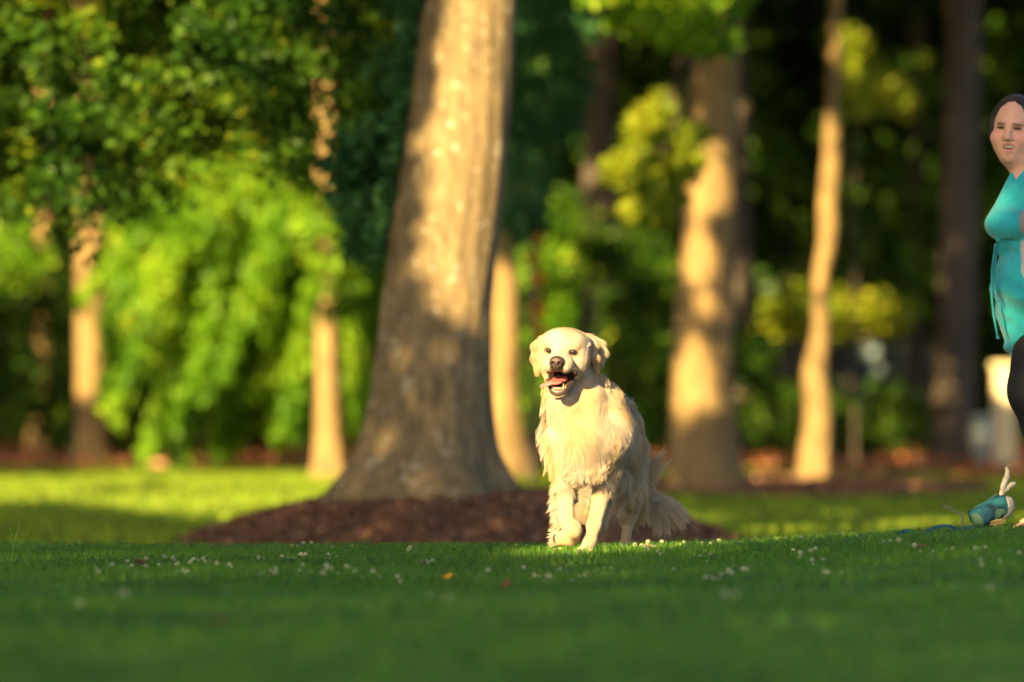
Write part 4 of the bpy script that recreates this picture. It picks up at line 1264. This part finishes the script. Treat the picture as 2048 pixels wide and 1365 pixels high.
# chest apron, neck ruff, elbow tufts, belly fringe
plume([D(1090, 840, .06), D(1084, 870, .06), D(1094, 905, .06), D(1106, 945, .05)], [(-.5, .1, -.9), (-.55, .1, -.8), (-.35, .1, -.9), (-.2, .1, -1)], [.016, .034, .028, .02], 2000, 309, rootr=.008, spread=.35, sag=.5)
plume([D(1120, 925, -.03), D(1150, 945, -.06), D(1185, 945, -.05), D(1205, 930, -.02)], [(-.1, -.05, -1), (0, -.05, -1), (.1, -.05, -1), (.25, 0, -1)], [.014, .018, .018, .014], 3200, 310, rootr=.016, spread=.25, clump=.5, cs=20)
plume([D(1205, 765, .08), D(1232, 785, .2), D(1262, 808, .42), D(1274, 850, .52)], [(.5, .3, .25), (.45, .5, .2), (.5, .5, .1), (.6, .5, -.4)], [.018, .016, .018, .02], 2000, 311, rootr=.006, spread=.35)
plume([D(1113, 1062, .04), D(1110, 1075, .05), D(1112, 1088, .04)], [(-.9, .3, .2), (-1, .1, -.1), (-.7, 0, -.6)], [.022, .022, .02], 700, 312, rootr=.006, spread=.35, clump=.8, cs=18)
plume([D(1215, 930, .12), D(1235, 950, .25), D(1255, 950, .38)], [(.1, 0, -1), (.1, .1, -1), (.1, .1, -1)], [.045, .04, .045], 1500, 313, rootr=.015, spread=.3)
plume([D(1094, 775, .02), D(1090, 805, .03), D(1088, 835, .04)], [(-.45, .1, -.8), (-.45, .1, -.9), (-.4, .1, -.9)], [.012, .014, .016], 1500, 314, rootr=.006, spread=.3, sag=.5)
plume([D(1204, 752, .04), D(1212, 790, .05), D(1228, 850, .06)], [(.5, .1, -.5), (.45, .1, -.8), (.4, .1, -.9)], [.016, .02, .028], 1500, 315, rootr=.008, spread=.35, sag=.5)
pp = np.concatenate(allp); rr_ = np.concatenate(allr); cc_ = np.concatenate(allc)
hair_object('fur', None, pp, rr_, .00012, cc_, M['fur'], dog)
# whiskers
r_ = np.random.default_rng(9); wp = []
for s in (-1, 1):
    for i in range(4):
        p0 = H(s * .031, .125 - .008 * (i % 3), -.038 - .006 * (i // 3)); d = HA @ np.array([s * .8, .1 - .25 * r_.random(), -.45 * r_.random() - .1]); d /= np.linalg.norm(d)
        wp.append([p0 + d * .035 * t + np.array([0, 0, -.012 * t * t]) for t in np.linspace(0, 1, 6)])
wp = np.array(wp); hair_object('whiskers', None, wp, np.full(len(wp), .00016), .00006, np.tile([.8, .75, .65], (len(wp), 1)), M['fur'], dog)
tag(dog, 'cream golden retriever trotting toward the camera, tongue out, one front paw lifted', 'dog')
#@@PART4

# ------------------------------------------------------------------ the woman at the right edge
PY = 20.8
PO = at(2085, 1056, PY); PO[2] = float(ground(PO[0], PO[1]))
def PD(px, py, y=0.0): return at(px, py, PY + y) - PO
person = empty('person', PO)
f2 = np.array([-.30, -.95, -.06]); f2 /= np.linalg.norm(f2)
r2 = np.cross(f2, [.08, 0, 1.0]); r2 /= np.linalg.norm(r2); u2 = np.cross(r2, f2); r2 = r2 if r2[0] > 0 else -r2
if u2[2] < 0: u2 = -u2
A2 = np.stack([r2, f2, u2], -1); C2 = PD(2028, 258, .02)
def H2(a, b, c): return C2 + A2 @ np.array([a, b, c], float)
W = Solid()
W.ell(H2(0, 0, .012), (.073, .090, .102), .02, A2)
W.ell(H2(0, .022, -.055), (.069, .066, .058), .03, A2)
W.ell(H2(0, .060, -.100), (.026, .024, .022), .03, A2)
W.ell(H2(.01, .0, -.105), (.055, .055, .032), .03, A2)
for s in (-1, 1):
    W.ell(H2(s * .044, .050, -.034), (.030, .032, .028), .018, A2)
    W.ell(H2(s * .025, .080, .020), (.024, .013, .0075), .010, A2)
    W.ell(H2(s * .031, .096, .003), (.021, .017, .0095), .010, A2, sub=True)
    W.ell(H2(s * .013, .093, -.034), (.009, .012, .008), .005, A2)
    W.cone(H2(s * .022, .082, -.036), H2(s * .034, .070, -.066), .007, .008, .010)
    W.ell(H2(s * .076, -.01, -.005), (.008, .018, .03), .008, A2)
W.cone(H2(0, .082, .010), H2(0, .106, -.028), .009, .0125, .012)
W.ell(H2(.002, .080, -.052), (.022, .016, .006), .008, A2)
W.ell(H2(.002, .080, -.080), (.020, .016, .007), .008, A2)
W.ell(H2(.003, .098, -.0665), (.0255, .018, .0092), .003, A2, sub=True)
W.cone(PD(2040, 318, .03), PD(2066, 378, .04), .052, .062, .03)
W.ell(PD(2042, 388, .0), (.046, .060, .06), .04)
W.cone(PD(2080, 400, .02), PD(2085, 680, .02), .09, .085, .03)
# arms with hands, both outside the picture
def hand(w, d, side, sol):
    "palm, four curled fingers of unequal length and a thumb from the side of the palm"
    w = np.array(w, float); d = np.array(d, float) / np.linalg.norm(d); s = np.array(side, float); s /= np.linalg.norm(s); n = np.cross(d, s)
    sol.cone(w, w + d * .07, .024, .030, .01); sol.ell(w + d * .06, (.026, .032, .036), .01)
    for i, L in enumerate((.068, .076, .071, .056)):
        b = w + d * .085 + s * (.027 - .018 * i)
        k1 = b + d * L * .45 + n * .006; k2 = k1 + d * L * .3 + n * L * .18; tp = k2 + d * L * .15 + n * L * .2
        sol.chain([b, k1, k2, tp], [.0092, .0085, .0078, .0065], .003)
    b = w + d * .03 + s * .026
    sol.chain([b, b + d * .025 + s * .02 + n * .01, b + d * .055 + s * .026 + n * .02], [.012, .0105, .008], .006)
W.chain([PD(2108, 395, -.15), PD(2150, 520, -.21), PD(2132, 640, -.24)], [.050, .038, .027], .03)
hand(PD(2132, 642, -.24), (-.1, -.05, -1), (-.9, -.2, .1), W)
W.chain([PD(2080, 395, .20), PD(2118, 520, .26), PD(2104, 640, .24)], [.050, .038, .027], .03)
hand(PD(2104, 642, .24), (-.1, 0, -1), (-.9, .2, .1), W)
LEG1 = [PD(2078, 690, -.03), PD(2067, 785, -.03), PD(2082, 855, -.02), PD(2124, 990, .10)]
LEG2 = [PD(2092, 700, .12), PD(2108, 860, .10), PD(2090, 1020, .0)]
W.chain(LEG1, [.085, .084, .060, .038], .03)
W.chain([LEG1[3], PD(2118, 1042, .14)], [.036, .034], .02); W.chain([PD(2120, 1042, .15), PD(2082, 1052, .06)], [.033, .026], .02)
W.chain(LEG2, [.085, .066, .038], .03)
W.chain([PD(2090, 1018, 0), PD(2094, 1048, .01), PD(2052, 1050, -.06)], [.036, .033, .026], .02)
for i in range(5):
    W.chain([PD(2052, 1051, -.06) + [.0, -.018 + .012 * i, 0], PD(2035 + 2.2 * i, 1054, -.085) + [.0, -.030 + .017 * i, 0], PD(2029 + 3 * i, 1056, -.088) + [0, -.030 + .018 * i, 0]], [.012, .0115 - .0008 * i, .010 - .0008 * i], .004)
    W.chain([PD(2082, 1052, .06) + [.0, -.02 + .012 * i, 0], PD(2070 + 2 * i, 1054, .04) + [0, -.026 + .015 * i, 0]], [.011, .009], .004)
Vw, Fw, Nw = W.mesh(.0062)
skin = np.array([.64, .335, .235])
cw = np.tile(skin, (len(Vw), 1)); qw = (Vw - C2) @ A2
onface = (qw[:, 1] > .02).astype(float) * (np.abs(qw[:, 2]) < .13)
for s in (-1, 1):
    cw = paint(cw, nearell(Vw, H2(s * .042, .07, -.026), (.030, .04, .026), A2, .8) * .55, (.70, .24, .21))
    cw = paint(cw, nearell(Vw, H2(s * .029, .085, .0200), (.027, .03, .0056), A2, .5) * .95, (.05, .028, .02))
    cw = paint(cw, nearell(Vw, H2(s * .031, .085, .004), (.021, .03, .0085), A2, .5) * .75, (.18, .09, .07))  # eye-socket shading put into the skin colour
cw = paint(cw, nearell(Vw, H2(0, .10, -.043), (.016, .02, .006), A2, .6) * .6, (.16, .06, .05))  # shadow below the nose put into the skin colour
cw = paint(cw, nearell(Vw, H2(0, .10, -.028), (.018, .02, .014), A2, .8) * .35, (.60, .20, .16))
cw = paint(cw, nearell(Vw, H2(.002, .088, -.066), (.027, .03, .018), A2, .4) * .8, (.48, .14, .12))
cw = paint(cw, nearell(Vw, H2(.003, .088, -.0655), (.024, .025, .0085), A2, .3), (.05, .015, .015))
M['skin'] = mat_attr('skin', rough=.5, spec=.35, sub=.12)
mesh_np('body', Vw, Fw, M['skin'], person, smooth=True, attrs={'col': np.concatenate([cw, np.ones((len(Vw), 1))], 1)})
M['hum_eye'] = mat_simple('squinting_eye', [(.3, (.02, .012, .01)), (.7, (.05, .03, .02))], 50, .2, 0, spec=.6)
for s in (-1, 1): ball('eye', H2(s * .031, .0795, .004), (.0150, .009, .0042), M['hum_eye'], person, A2, 14)
M['human_tooth'] = mat_simple('human_tooth', [(.3, (.45, .38, .29)), (.7, (.52, .44, .34))], 80, .3, 0)
ball('teeth', H2(.003, .0800, -.0635), (.0215, .0090, .0066), M['human_tooth'], person, A2, 16)

Hs = Solid()
Hs.ell(H2(0, -.020, .030), (.083, .094, .097), .02, A2)
for s in (-1, 1): Hs.ell(H2(s * .076, -.012, .006), (.017, .045, .060), .02, A2)
Hs.ell(H2(0, -.120, .045), (.05, .045, .05), .02, A2)
def facecut(P):
    q = ((P - H2(0, .115, -.035)) @ A2) / np.array([.074, .105, .118]); return (np.linalg.norm(q, axis=-1) - 1) * .07
Hs.fn(facecut, C2 - .25, C2 + .25, .008)
Vh, Fh, Nh = Hs.mesh(.005, noise=lambda V: .0007 * np.sin(((V - C2) @ A2)[:, 0] * 260 + 3 * np.sin(((V - C2) @ A2)[:, 1] * 30)))
M['hairdark'] = mat_simple('dark_hair', [(.3, (.012, .008, .006)), (.7, (.035, .022, .016))], 60, .45, .4, 120, spec=.5, stretch=(1, 1, .2))
mesh_np('hair', Vh, Fh, M['hairdark'], person, smooth=True)
Ph, Nhh = sample_surface(Vh, Fh, Nh, np.full(len(Fh), 60000.), 61)
cb = (C2 + A2 @ np.array([0, -.13, .05])) - Ph
pth, _ = grow(Ph, Nhh, cb, np.full(len(Ph), .018), np.full(len(Ph), .03), .4, 30, 62, k=4)
hair_object('hair_strands', None, pth, np.full(len(Ph), .0004), .0002, np.tile([.03, .019, .013], (len(Ph), 1)) * rng.uniform(.6, 1.5, (len(Ph), 1)), M['fur'], person)

# teal tunic with grey side panels, gathered under the bust
Tn = Solid()
Tn.ell(PD(2020, 449, -.07), (.092, .095, .066), .02)
Tn.ell(PD(2024, 447, .08), (.085, .09, .064), .02)
Tn.cone(PD(2052, 372, .0), PD(2022, 432, -.03), .072, .072, .03)
Tn.ell(PD(2086, 425, .02), (.125, .185, .13), .03)
Tn.ell(PD(2092, 382, .02), (.085, .205, .052), .04)
Tn.cone(PD(2066, 366, -.03), PD(2108, 384, -.14), .052, .056, .03)
Tn.ell(PD(2076, 492, .02), (.158, .17, .055), .015)
Tn.ell(PD(2071, 565, .0), (.161, .185, .140), .03)
Tn.cone(PD(2076, 600, .02), PD(2098, 700, .03), .157, .150, .04)
Tn.chain([PD(2108, 395, -.15), PD(2138, 480, -.19)], [.062, .056], .03)
Tn.chain([PD(2080, 395, .20), PD(2106, 480, .24)], [.062, .056], .03)
Tn.fn(lambda P: P[..., 2] - (PD(2022, 717)[2] + .012 * np.sin(P[..., 1] * 14) - (P[..., 0] - PD(2022, 717)[0]) * .05), PD(1900, 900, -.5), PD(2300, 700, .5), .004)
vA, vB = PD(2030, 330, -.03), PD(2009, 386, -.06)
def neck_v(P):
    ba = vB - vA; t = np.clip(((P - vA) @ ba) / (ba @ ba), 0, 1); return np.linalg.norm(P - vA - t[..., None] * ba, axis=-1) - (.036 * (1 - t) + .007)
Tn.fn(neck_v, PD(1900, 430, -.4), PD(2200, 250, .4), .004)
z0 = PD(0, 484)[2]
def folds(V):
    z = V[:, 2]; o = np.zeros(len(V))
    o += .0060 * np.sin(V[:, 1] * 95 + 20 * (z - z0)) * np.exp(-((z - z0 + .03) / .035) ** 2)      # gathers
    o += .0060 * smooth_noise(V * np.array([1, 1, 2.4]), 5.0, 71, 2) * (z < z0)
    o += -.012 * np.exp(-((z - z0) / .006) ** 2)
    s_ = z - (PD(0, 690)[2] + (V[:, 0] - PD(2030, 0)[0]) * .9)
    o += .010 * np.sin(s_ * 75) * np.exp(-(s_ / .05) ** 2)
    s_ = z - (PD(0, 600)[2] - (V[:, 0] - PD(2010, 0)[0]) * .35)
    o += .008 * np.sin(s_ * 60) * np.exp(-(s_ / .06) ** 2)
    return o
Vt, Ft, Nt = Tn.mesh(.0055, noise=folds)
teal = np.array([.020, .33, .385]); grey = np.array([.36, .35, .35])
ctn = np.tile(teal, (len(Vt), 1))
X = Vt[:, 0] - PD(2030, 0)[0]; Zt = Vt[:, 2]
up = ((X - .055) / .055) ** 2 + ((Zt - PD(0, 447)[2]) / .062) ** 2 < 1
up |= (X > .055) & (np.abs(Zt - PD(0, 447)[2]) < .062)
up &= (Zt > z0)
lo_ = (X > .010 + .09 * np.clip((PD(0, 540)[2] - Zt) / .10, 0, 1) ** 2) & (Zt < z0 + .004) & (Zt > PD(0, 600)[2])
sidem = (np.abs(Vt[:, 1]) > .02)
ctn[(up) & sidem] = grey * .62; ctn[lo_ & sidem] = grey  # upper panel darker, its shade put into the grey
M['jersey'] = mat_attr('jersey_cloth', rough=.85, spec=.15, bump=.3, bscale=900, sheen=.25)
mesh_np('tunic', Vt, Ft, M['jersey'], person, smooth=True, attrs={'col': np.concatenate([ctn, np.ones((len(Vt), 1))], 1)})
M['teal'] = mat_simple('teal_cord', [(.3, (.015, .22, .25)), (.7, (.025, .29, .31))], 90, .8, .2)
limb(person, [PD(1997, 483, -.13), PD(1990, 500, -.14), PD(1984, 540, -.14), PD(1983, 590, -.14), PD(1987, 630, -.14), PD(1993, 662, -.14), PD(1995, 674, -.14)], .0045, .0042, M['teal'], 'drawstring')
limb(person, [PD(1999, 483, -.125), PD(1993, 505, -.132), PD(1989, 540, -.136), PD(1989, 575, -.136), PD(1995, 604, -.13)], .004, .004, M['teal'], 'drawstring')
ball('knot', PD(1996, 480, -.13), .010, M['teal'], person, np.eye(3), 10)
ball('knot', PD(1996, 676, -.14), (.008, .006, .006), M['teal'], person, np.eye(3), 10)
Lg = Solid()
Lg.chain(LEG1, [.100, .091, .067, .044], .03); Lg.chain(LEG2, [.116, .073, .045], .03)
Lg.ell(PD(2092, 670, .05), (.10, .13, .08), .03)
Vl, Fl, Nl = Lg.mesh(.009, noise=lambda V: .003 * smooth_noise(V, 8, 5, 2))
M['legging'] = mat_simple('black_legging', [(.3, (.008, .008, .009)), (.7, (.016, .016, .018))], 40, .75, .2, spec=.25)
mesh_np('leggings', Vl, Fl, M['legging'], person, smooth=True)
M['sole'] = mat_simple('sandal', [(.3, (.05, .03, .02)), (.7, (.09, .055, .035))], 40, .8, .2)
Sl = Solid(); Sl.chain([PD(2096, 1066, .0), PD(2066, 1067, -.03), PD(2036, 1067, -.07)], [.034, .036, .034], .01)
Sl.fn(lambda P: -(np.abs(P[..., 2] - PD(2066, 1066)[2]) - .008), PD(1900, 1200, -.5), PD(2300, 900, .5), .003)
Vs, Fs, Ns = Sl.mesh(.006); mesh_np('sandal', Vs, Fs, M['sole'], person, smooth=True)
tag(person, 'dark-haired woman in a teal and grey tunic and black leggings at the right edge', 'person')

# ------------------------------------------------------------------ teal pouch, strap, plastic bag on the grass
def on_ground(px, py, h=0.0, lo=9.0, hi=24.0):
    "first point where the view ray of pixel (px,py) meets the lawn"
    for d in np.arange(lo, hi, .02):
        p = at(px, py, d)
        if p[2] <= float(ground(p[0], p[1])) + h: return p
    p = at(px, py, hi); return p
Q0 = at(1975, 1060, 20.4); Q0[2] = float(ground(Q0[0], Q0[1]))
def QD(px, py, y=0.0): return at(px, py, 20.4 + y) - Q0
pouch = empty('treat_pouch', Q0)
Pc = Solid()
Pc.chain([QD(1950, 1038, -.02), QD(1965, 1032, -.02), QD(2000, 1012, .01)], [.036, .040, .043], .01)
Pc.fn(lambda P: ((P - QD(1942, 1042)) @ (QD(2005, 1010) - QD(1942, 1042)) / np.linalg.norm(QD(2005, 1010) - QD(1942, 1042))), QD(1900, 1100, -.2), QD(2060, 960, .2), .012)
Vp, Fp, Np = Pc.mesh(.004, noise=lambda V: .003 * smooth_noise(V, 16, 8, 2))
n1 = smooth_noise(Vp, 15, 3, 2); n2 = smooth_noise(Vp, 11, 14, 1)
cp = np.tile(np.array([.008, .065, .10]), (len(Vp), 1))
cp[n1 > .15] = (.012, .11, .13); cp[n1 < -.32] = (.004, .028, .045); cp[n2 > .62] = (.07, .15, .10)
M['pouch'] = mat_attr('printed_cloth', rough=.7, spec=.3, bump=.2, bscale=600)
mesh_np('bag', Vp, Fp, M['pouch'], pouch, smooth=True, attrs={'col': np.concatenate([cp, np.ones((len(Vp), 1))], 1)})
M['brass'] = mat_simple('brass_zip', [(.3, (.25, .17, .06)), (.7, (.42, .30, .12))], 90, .35, .2, spec=.6)
for i in range(9):
    a = QD(1980 + i * 3.4, 1048 - i * .9, -.045)
    limb(pouch, [a, a + [0.003, 0, -.006], a + [.006, 0, -.010]], .0028, .002, M['brass'], 'zip_tooth')
limb(pouch, [QD(1978, 1046, -.045), QD(1992, 1041, -.045), QD(2010, 1039, -.03)], .003, .003, M['brass'], 'zip_edge')
limb(pouch, [QD(1982, 1057, -.05), QD(1995, 1055, -.05), QD(2006, 1053, -.04)], .003, .003, M['brass'], 'zip_edge')
tag(pouch, 'teal and blue printed cylinder pouch with brass zip lying in the grass', 'pouch')
pb = empty('plastic_bag', QD(2012, 1020) + Q0 - np.array([0, 0, .05])); PBO = np.array(pb.location)
def BD(px, py, y=0.0): return at(px, py, 20.4 + y) - PBO
Pb = Solid()
Pb.ell(BD(2014, 1012, .0), (.029, .026, .036), .01); Pb.ell(BD(2009, 1024, .0), (.022, .02, .026), .01)
Pb.cone(BD(2005, 998, .0), BD(2001, 992, 0), .012, .005, .008)
Pb.chain([BD(2001, 994, 0), BD(2006, 974, 0), BD(2013, 956, 0), BD(2015, 945, 0), BD(2013, 936, 0)], [.006, .0105, .0115, .008, .006], .006)
Pb.chain([BD(2002, 992, 0), BD(2012, 980, .005), BD(2022, 971, .01), BD(2029, 967, .01)], [.004, .009, .011, .006], .005)
Vb_, Fb_, Nb_ = Pb.mesh(.0032, noise=lambda V: -.001 + .0018 * smooth_noise(V, 22, 9, 2) + .0006 * np.sin(V[:, 0] * 500 + V[:, 2] * 120))
M['plastic'] = mat_simple('grey_plastic', [(.3, (.20, .19, .17)), (.7, (.30, .29, .27))], 30, .45, .4, 80, spec=.5)
mesh_np('wrap', Vb_, Fb_, M['plastic'], pb, smooth=True)
tag(pb, 'twisted pale grey plastic bag with knotted ears at the right end of the teal pouch', 'plastic bag')
# strap
def ribbon(pts, w, mat, name, parent=None, up=(0, .5, 1), th=.002):
    pts = np.array(pts, float); n = len(pts); V = []; upv_ = np.array(up, float)
    for i in range(n):
        d = pts[min(i + 1, n - 1)] - pts[max(i - 1, 0)]; d /= np.linalg.norm(d)
        s = np.cross(d, [.1, 1, .25 * math.sin(i * 1.3)]); s /= np.linalg.norm(s); nn = np.cross(d, s)
        for a, b in ((-1, -1), (1, -1), (1, 1), (-1, 1)): V.append(pts[i] + s * w * .5 * a + nn * th * b)
    Fc = [[i * 4 + j, i * 4 + (j + 1) % 4, i * 4 + 4 + (j + 1) % 4, i * 4 + 4 + j] for i in range(n - 1) for j in range(4)] + [[3, 2, 1, 0], [n * 4 - 4, n * 4 - 3, n * 4 - 2, n * 4 - 1]]
    return mesh_np(name, V, Fc, mat, parent)
M['strap'] = mat_simple('blue_strap', [(.3, (.010, .055, .10)), (.7, (.02, .10, .16))], 60, .7, .2)
S0 = at(1890, 1062, 20.3); S0[2] = float(ground(S0[0], S0[1]))
lh = empty('leash', S0)
q = lambda px, py, y=0: at(px, py, 20.3 + y) - S0
ribbon([q(1948, 1054), q(1930, 1058), q(1915, 1060, -.02), q(1900, 1053, -.03), q(1884, 1052, 0), q(1866, 1056, .03), q(1852, 1066, .03), q(1842, 1071, .02)], .012, M['strap'], 'webbing', lh)
ribbon([q(1902, 1062, -.04), q(1888, 1069, -.05), q(1870, 1071, -.05), q(1858, 1066, -.02)], .011, M['strap'], 'webbing', lh)
ribbon([q(1820, 1062, .02), q(1811, 1063, .02), q(1803, 1067, .02), q(1798, 1072, .02)], .015, M['strap'], 'webbing', lh)
tag(lh, 'dark blue webbing leash looped in the grass left of the teal pouch', 'leash')
# dry twig sticking up behind the pouch
tw0 = at(1925, 1034, 22.3); tw0[2] = float(ground(tw0[0], tw0[1]))
tw = limb(None, [np.array([0, 0, 0]), at(1925, 1032, 22.3) - tw0, at(1908, 1022, 22.3) - tw0, at(1884, 1010, 22.3) - tw0], .006, .003, mat_simple('twig', [(.3, (.16, .13, .10)), (.7, (.24, .20, .16))], 40), 'twig')
tw.location = [float(v) for v in tw0]
tag(tw, 'dry grey twig leaning out of the grass left above the teal pouch', 'twig')

# ------------------------------------------------------------------ clover flowers
M['petal'] = mat_leaf('clover_petal', (.34, .40, .22), (.52, .55, .40), (.7, .7, .58), .2)
M['stemg'] = mat_simple('flower_stem', [(.3, (.04, .12, .02)), (.7, (.06, .16, .03))], 60)
def flower_mesh(seed):
    r = np.random.default_rng(seed); V = []; Fc = []; mi = []
    n = 46; hgt = .046
    for i in range(n):
        ph = math.acos(1 - 1.75 * (i + .5) / n); th = i * 2.39996
        d = np.array([math.sin(ph) * math.cos(th), math.sin(ph) * math.sin(th), math.cos(ph)])
        s = np.cross(d, r.normal(size=3)); s /= np.linalg.norm(s); L = .0092 * r.uniform(.85, 1.15)
        b = np.array([0, 0, hgt]) + d * .002; k = len(V)
        V += [b, b + d * L * .65 + s * .0019, b + d * L + np.array([0, 0, .0008]), b + d * L * .65 - s * .0019]; Fc.append([k, k + 1, k + 2, k + 3]); mi.append(0)
        s2 = np.cross(d, s); k = len(V)
        V += [b, b + d * L * .65 + s2 * .0019, b + d * L + np.array([0, 0, .0008]), b + d * L * .65 - s2 * .0019]; Fc.append([k, k + 1, k + 2, k + 3]); mi.append(0)
    lean = r.normal(0, .008, 2)
    for zz, a in ((0, 0), ):
        k = len(V)
        for t in (0, 1):
            for j in range(5):
                an = 2 * math.pi * j / 5; c = np.array([lean[0] * (1 - t), lean[1] * (1 - t), -.01 + t * (hgt + .008)])
                V.append(c + .0009 * np.array([math.cos(an), math.sin(an), 0]))
        for j in range(5): Fc.append([k + j, k + (j + 1) % 5, k + 5 + (j + 1) % 5, k + 5 + j]); mi.append(1)
    o = mesh_np('clover_flower', V, Fc, [M['petal'], M['stemg']])
    o.data.polygons.foreach_set('material_index', mi)
    t = np.clip(r.normal(.5, .3, len(V)), 0, 1); a_ = o.data.color_attributes.new('tint', 'FLOAT_COLOR', 'POINT'); a_.data.foreach_set('color', np.repeat(t, 4).astype(np.float32))
    return o
protos = [flower_mesh(i) for i in range(4)]
r_ = np.random.default_rng(404); spots = []
for (n_, x0, x1, d0, d1) in ((46, 255, 700, 17.4, 19.6), (13, 90, 360, 17.2, 18.6), (20, 420, 900, 19.3, 21.0), (22, 700, 1080, 17.2, 19.6), (40, 1080, 1360, 17.2, 20.6), (44, 1300, 1720, 17.0, 20.6), (20, 1700, 2060, 16.2, 19.4), (14, -60, 2100, 13.6, 15.0)):
    for _ in range(n_):
        d = r_.uniform(d0, d1); px = r_.uniform(x0, x1)
        if _ % 3 and spots and n_ > 12:            # many grow in twos and threes
            bx, by = spots[-1]; spots.append((bx + r_.normal(0, .03), by + r_.normal(0, .10))); continue
        spots.append(((px - 1024) / FPX * d, d))
used = set()
for i, (x, y) in enumerate(spots):
    k = i % 4; o = protos[k] if k not in used else protos[k].copy()
    if k in used: C.objects.link(o)
    used.add(k)
    sz = r_.uniform(.45, .8)
    o.location = (float(x), float(y), float(ground(x, y)) + .002 + r_.uniform(-.012, .004)); o.scale = (sz, sz, sz * r_.uniform(.85, 1.1)); o.rotation_euler = (r_.normal(0, .12), r_.normal(0, .12), r_.uniform(0, 6.28))
    tag(o, 'small round white clover flower head standing in the short grass', 'flower', 'white clover flowers scattered over the lawn')

# ------------------------------------------------------------------ fallen leaves and tall stalks
def fallen(px, py, c, L, lab, seed, lo=9.0):
    r = np.random.default_rng(seed); p = on_ground(px, py, .036, lo)
    V = []; n = 9
    for i in range(n):
        t = i / (n - 1); w = L * .33 * math.sin(math.pi * t) ** .7 * (1 + .2 * math.sin(9 * t)); x = (t - .5) * L
        zc = .18 * L * (2 * t - 1) ** 2 + .06 * L * math.sin(7 * t + seed)
        V += [(x, -w, zc + .35 * w), (x, 0, zc), (x, w, zc + .45 * w)]
    Fc = [[i * 3 + j, i * 3 + j + 1, i * 3 + 4 + j, i * 3 + 3 + j] for i in range(n - 1) for j in (0, 1)]
    m = mat_simple('dry_leaf', [(.3, tuple(np.array(c) * .7)), (.7, c)], 60, .7, .3, 90)
    o = mesh_np('fallen_leaf', V, Fc, m, smooth=True); o.location = [float(v) for v in p]; o.rotation_euler = (r.normal(0, .25) + .3, r.normal(0, .2), r.uniform(-.6, .6))
    tag(o, lab, 'leaf', 'fallen leaves on the lawn')
fallen(283, 1128, (.09, .03, .015), .045, 'dark brown curled fallen leaf among clover flowers on the left', 1)
fallen(893, 1156, (.55, .25, .02), .040, 'orange fallen leaf in the grass left of the dog', 2)
fallen(1012, 1170, (.16, .06, .02), .035, 'small brown fallen leaf right below the orange one', 3)
fallen(440, 1245, (.20, .07, .03), .05, 'blurred reddish leaf low in the left foreground', 4)
fallen(1842, 1096, (.20, .08, .04), .045, 'brown fallen leaf standing below the dark blue leash', 5)
fallen(1294, 1092, (.50, .22, .03), .022, 'tiny orange leaf right behind the standing dog\'s paw', 6)
fallen(845, 1128, (.12, .05, .02), .03, 'small dark leaf behind the clover flowers left of the dog', 7)
fallen(62, 1300, (.22, .10, .03), .045, 'blurred tan leaf in the bottom left corner', 8)
def stalk(pts, d, lab):
    p0 = at(pts[0][0], pts[0][1], d); p0[2] = float(ground(p0[0], p0[1]))
    ps = [np.zeros(3)] + [at(x, y, d) - p0 for x, y in pts[1:]]
    o = limb(None, ps, .0022, .0012, M['stemg'], 'grass_stalk'); o.location = [float(v) for v in p0]
    e = ps[-1]; s = ps[-1] - ps[-2]; s = s / np.linalg.norm(s)
    h_ = limb(o, [e, e + s * .008, e + s * .018], .003, .001, M['stemg'], 'seed_head')
    tag(o, lab, 'grass stalk', 'tall grass stalks above the lawn')
stalk([(26, 1150), (27, 1105), (25, 1080), (20, 1055)], 19.2, 'thin grass stalk at the left edge bending left')
stalk([(24, 1150), (27, 1105), (31, 1078), (37, 1054)], 19.3, 'thin grass stalk at the left edge bending right')
stalk([(350, 1135), (348, 1105), (346, 1090), (344, 1080)], 19.6, 'upright grass stalk between left clover flowers and mulch mound')
stalk([(484, 1148), (490, 1138), (500, 1128)], 18.2, 'short leaning grass stalk among the left clover flowers')
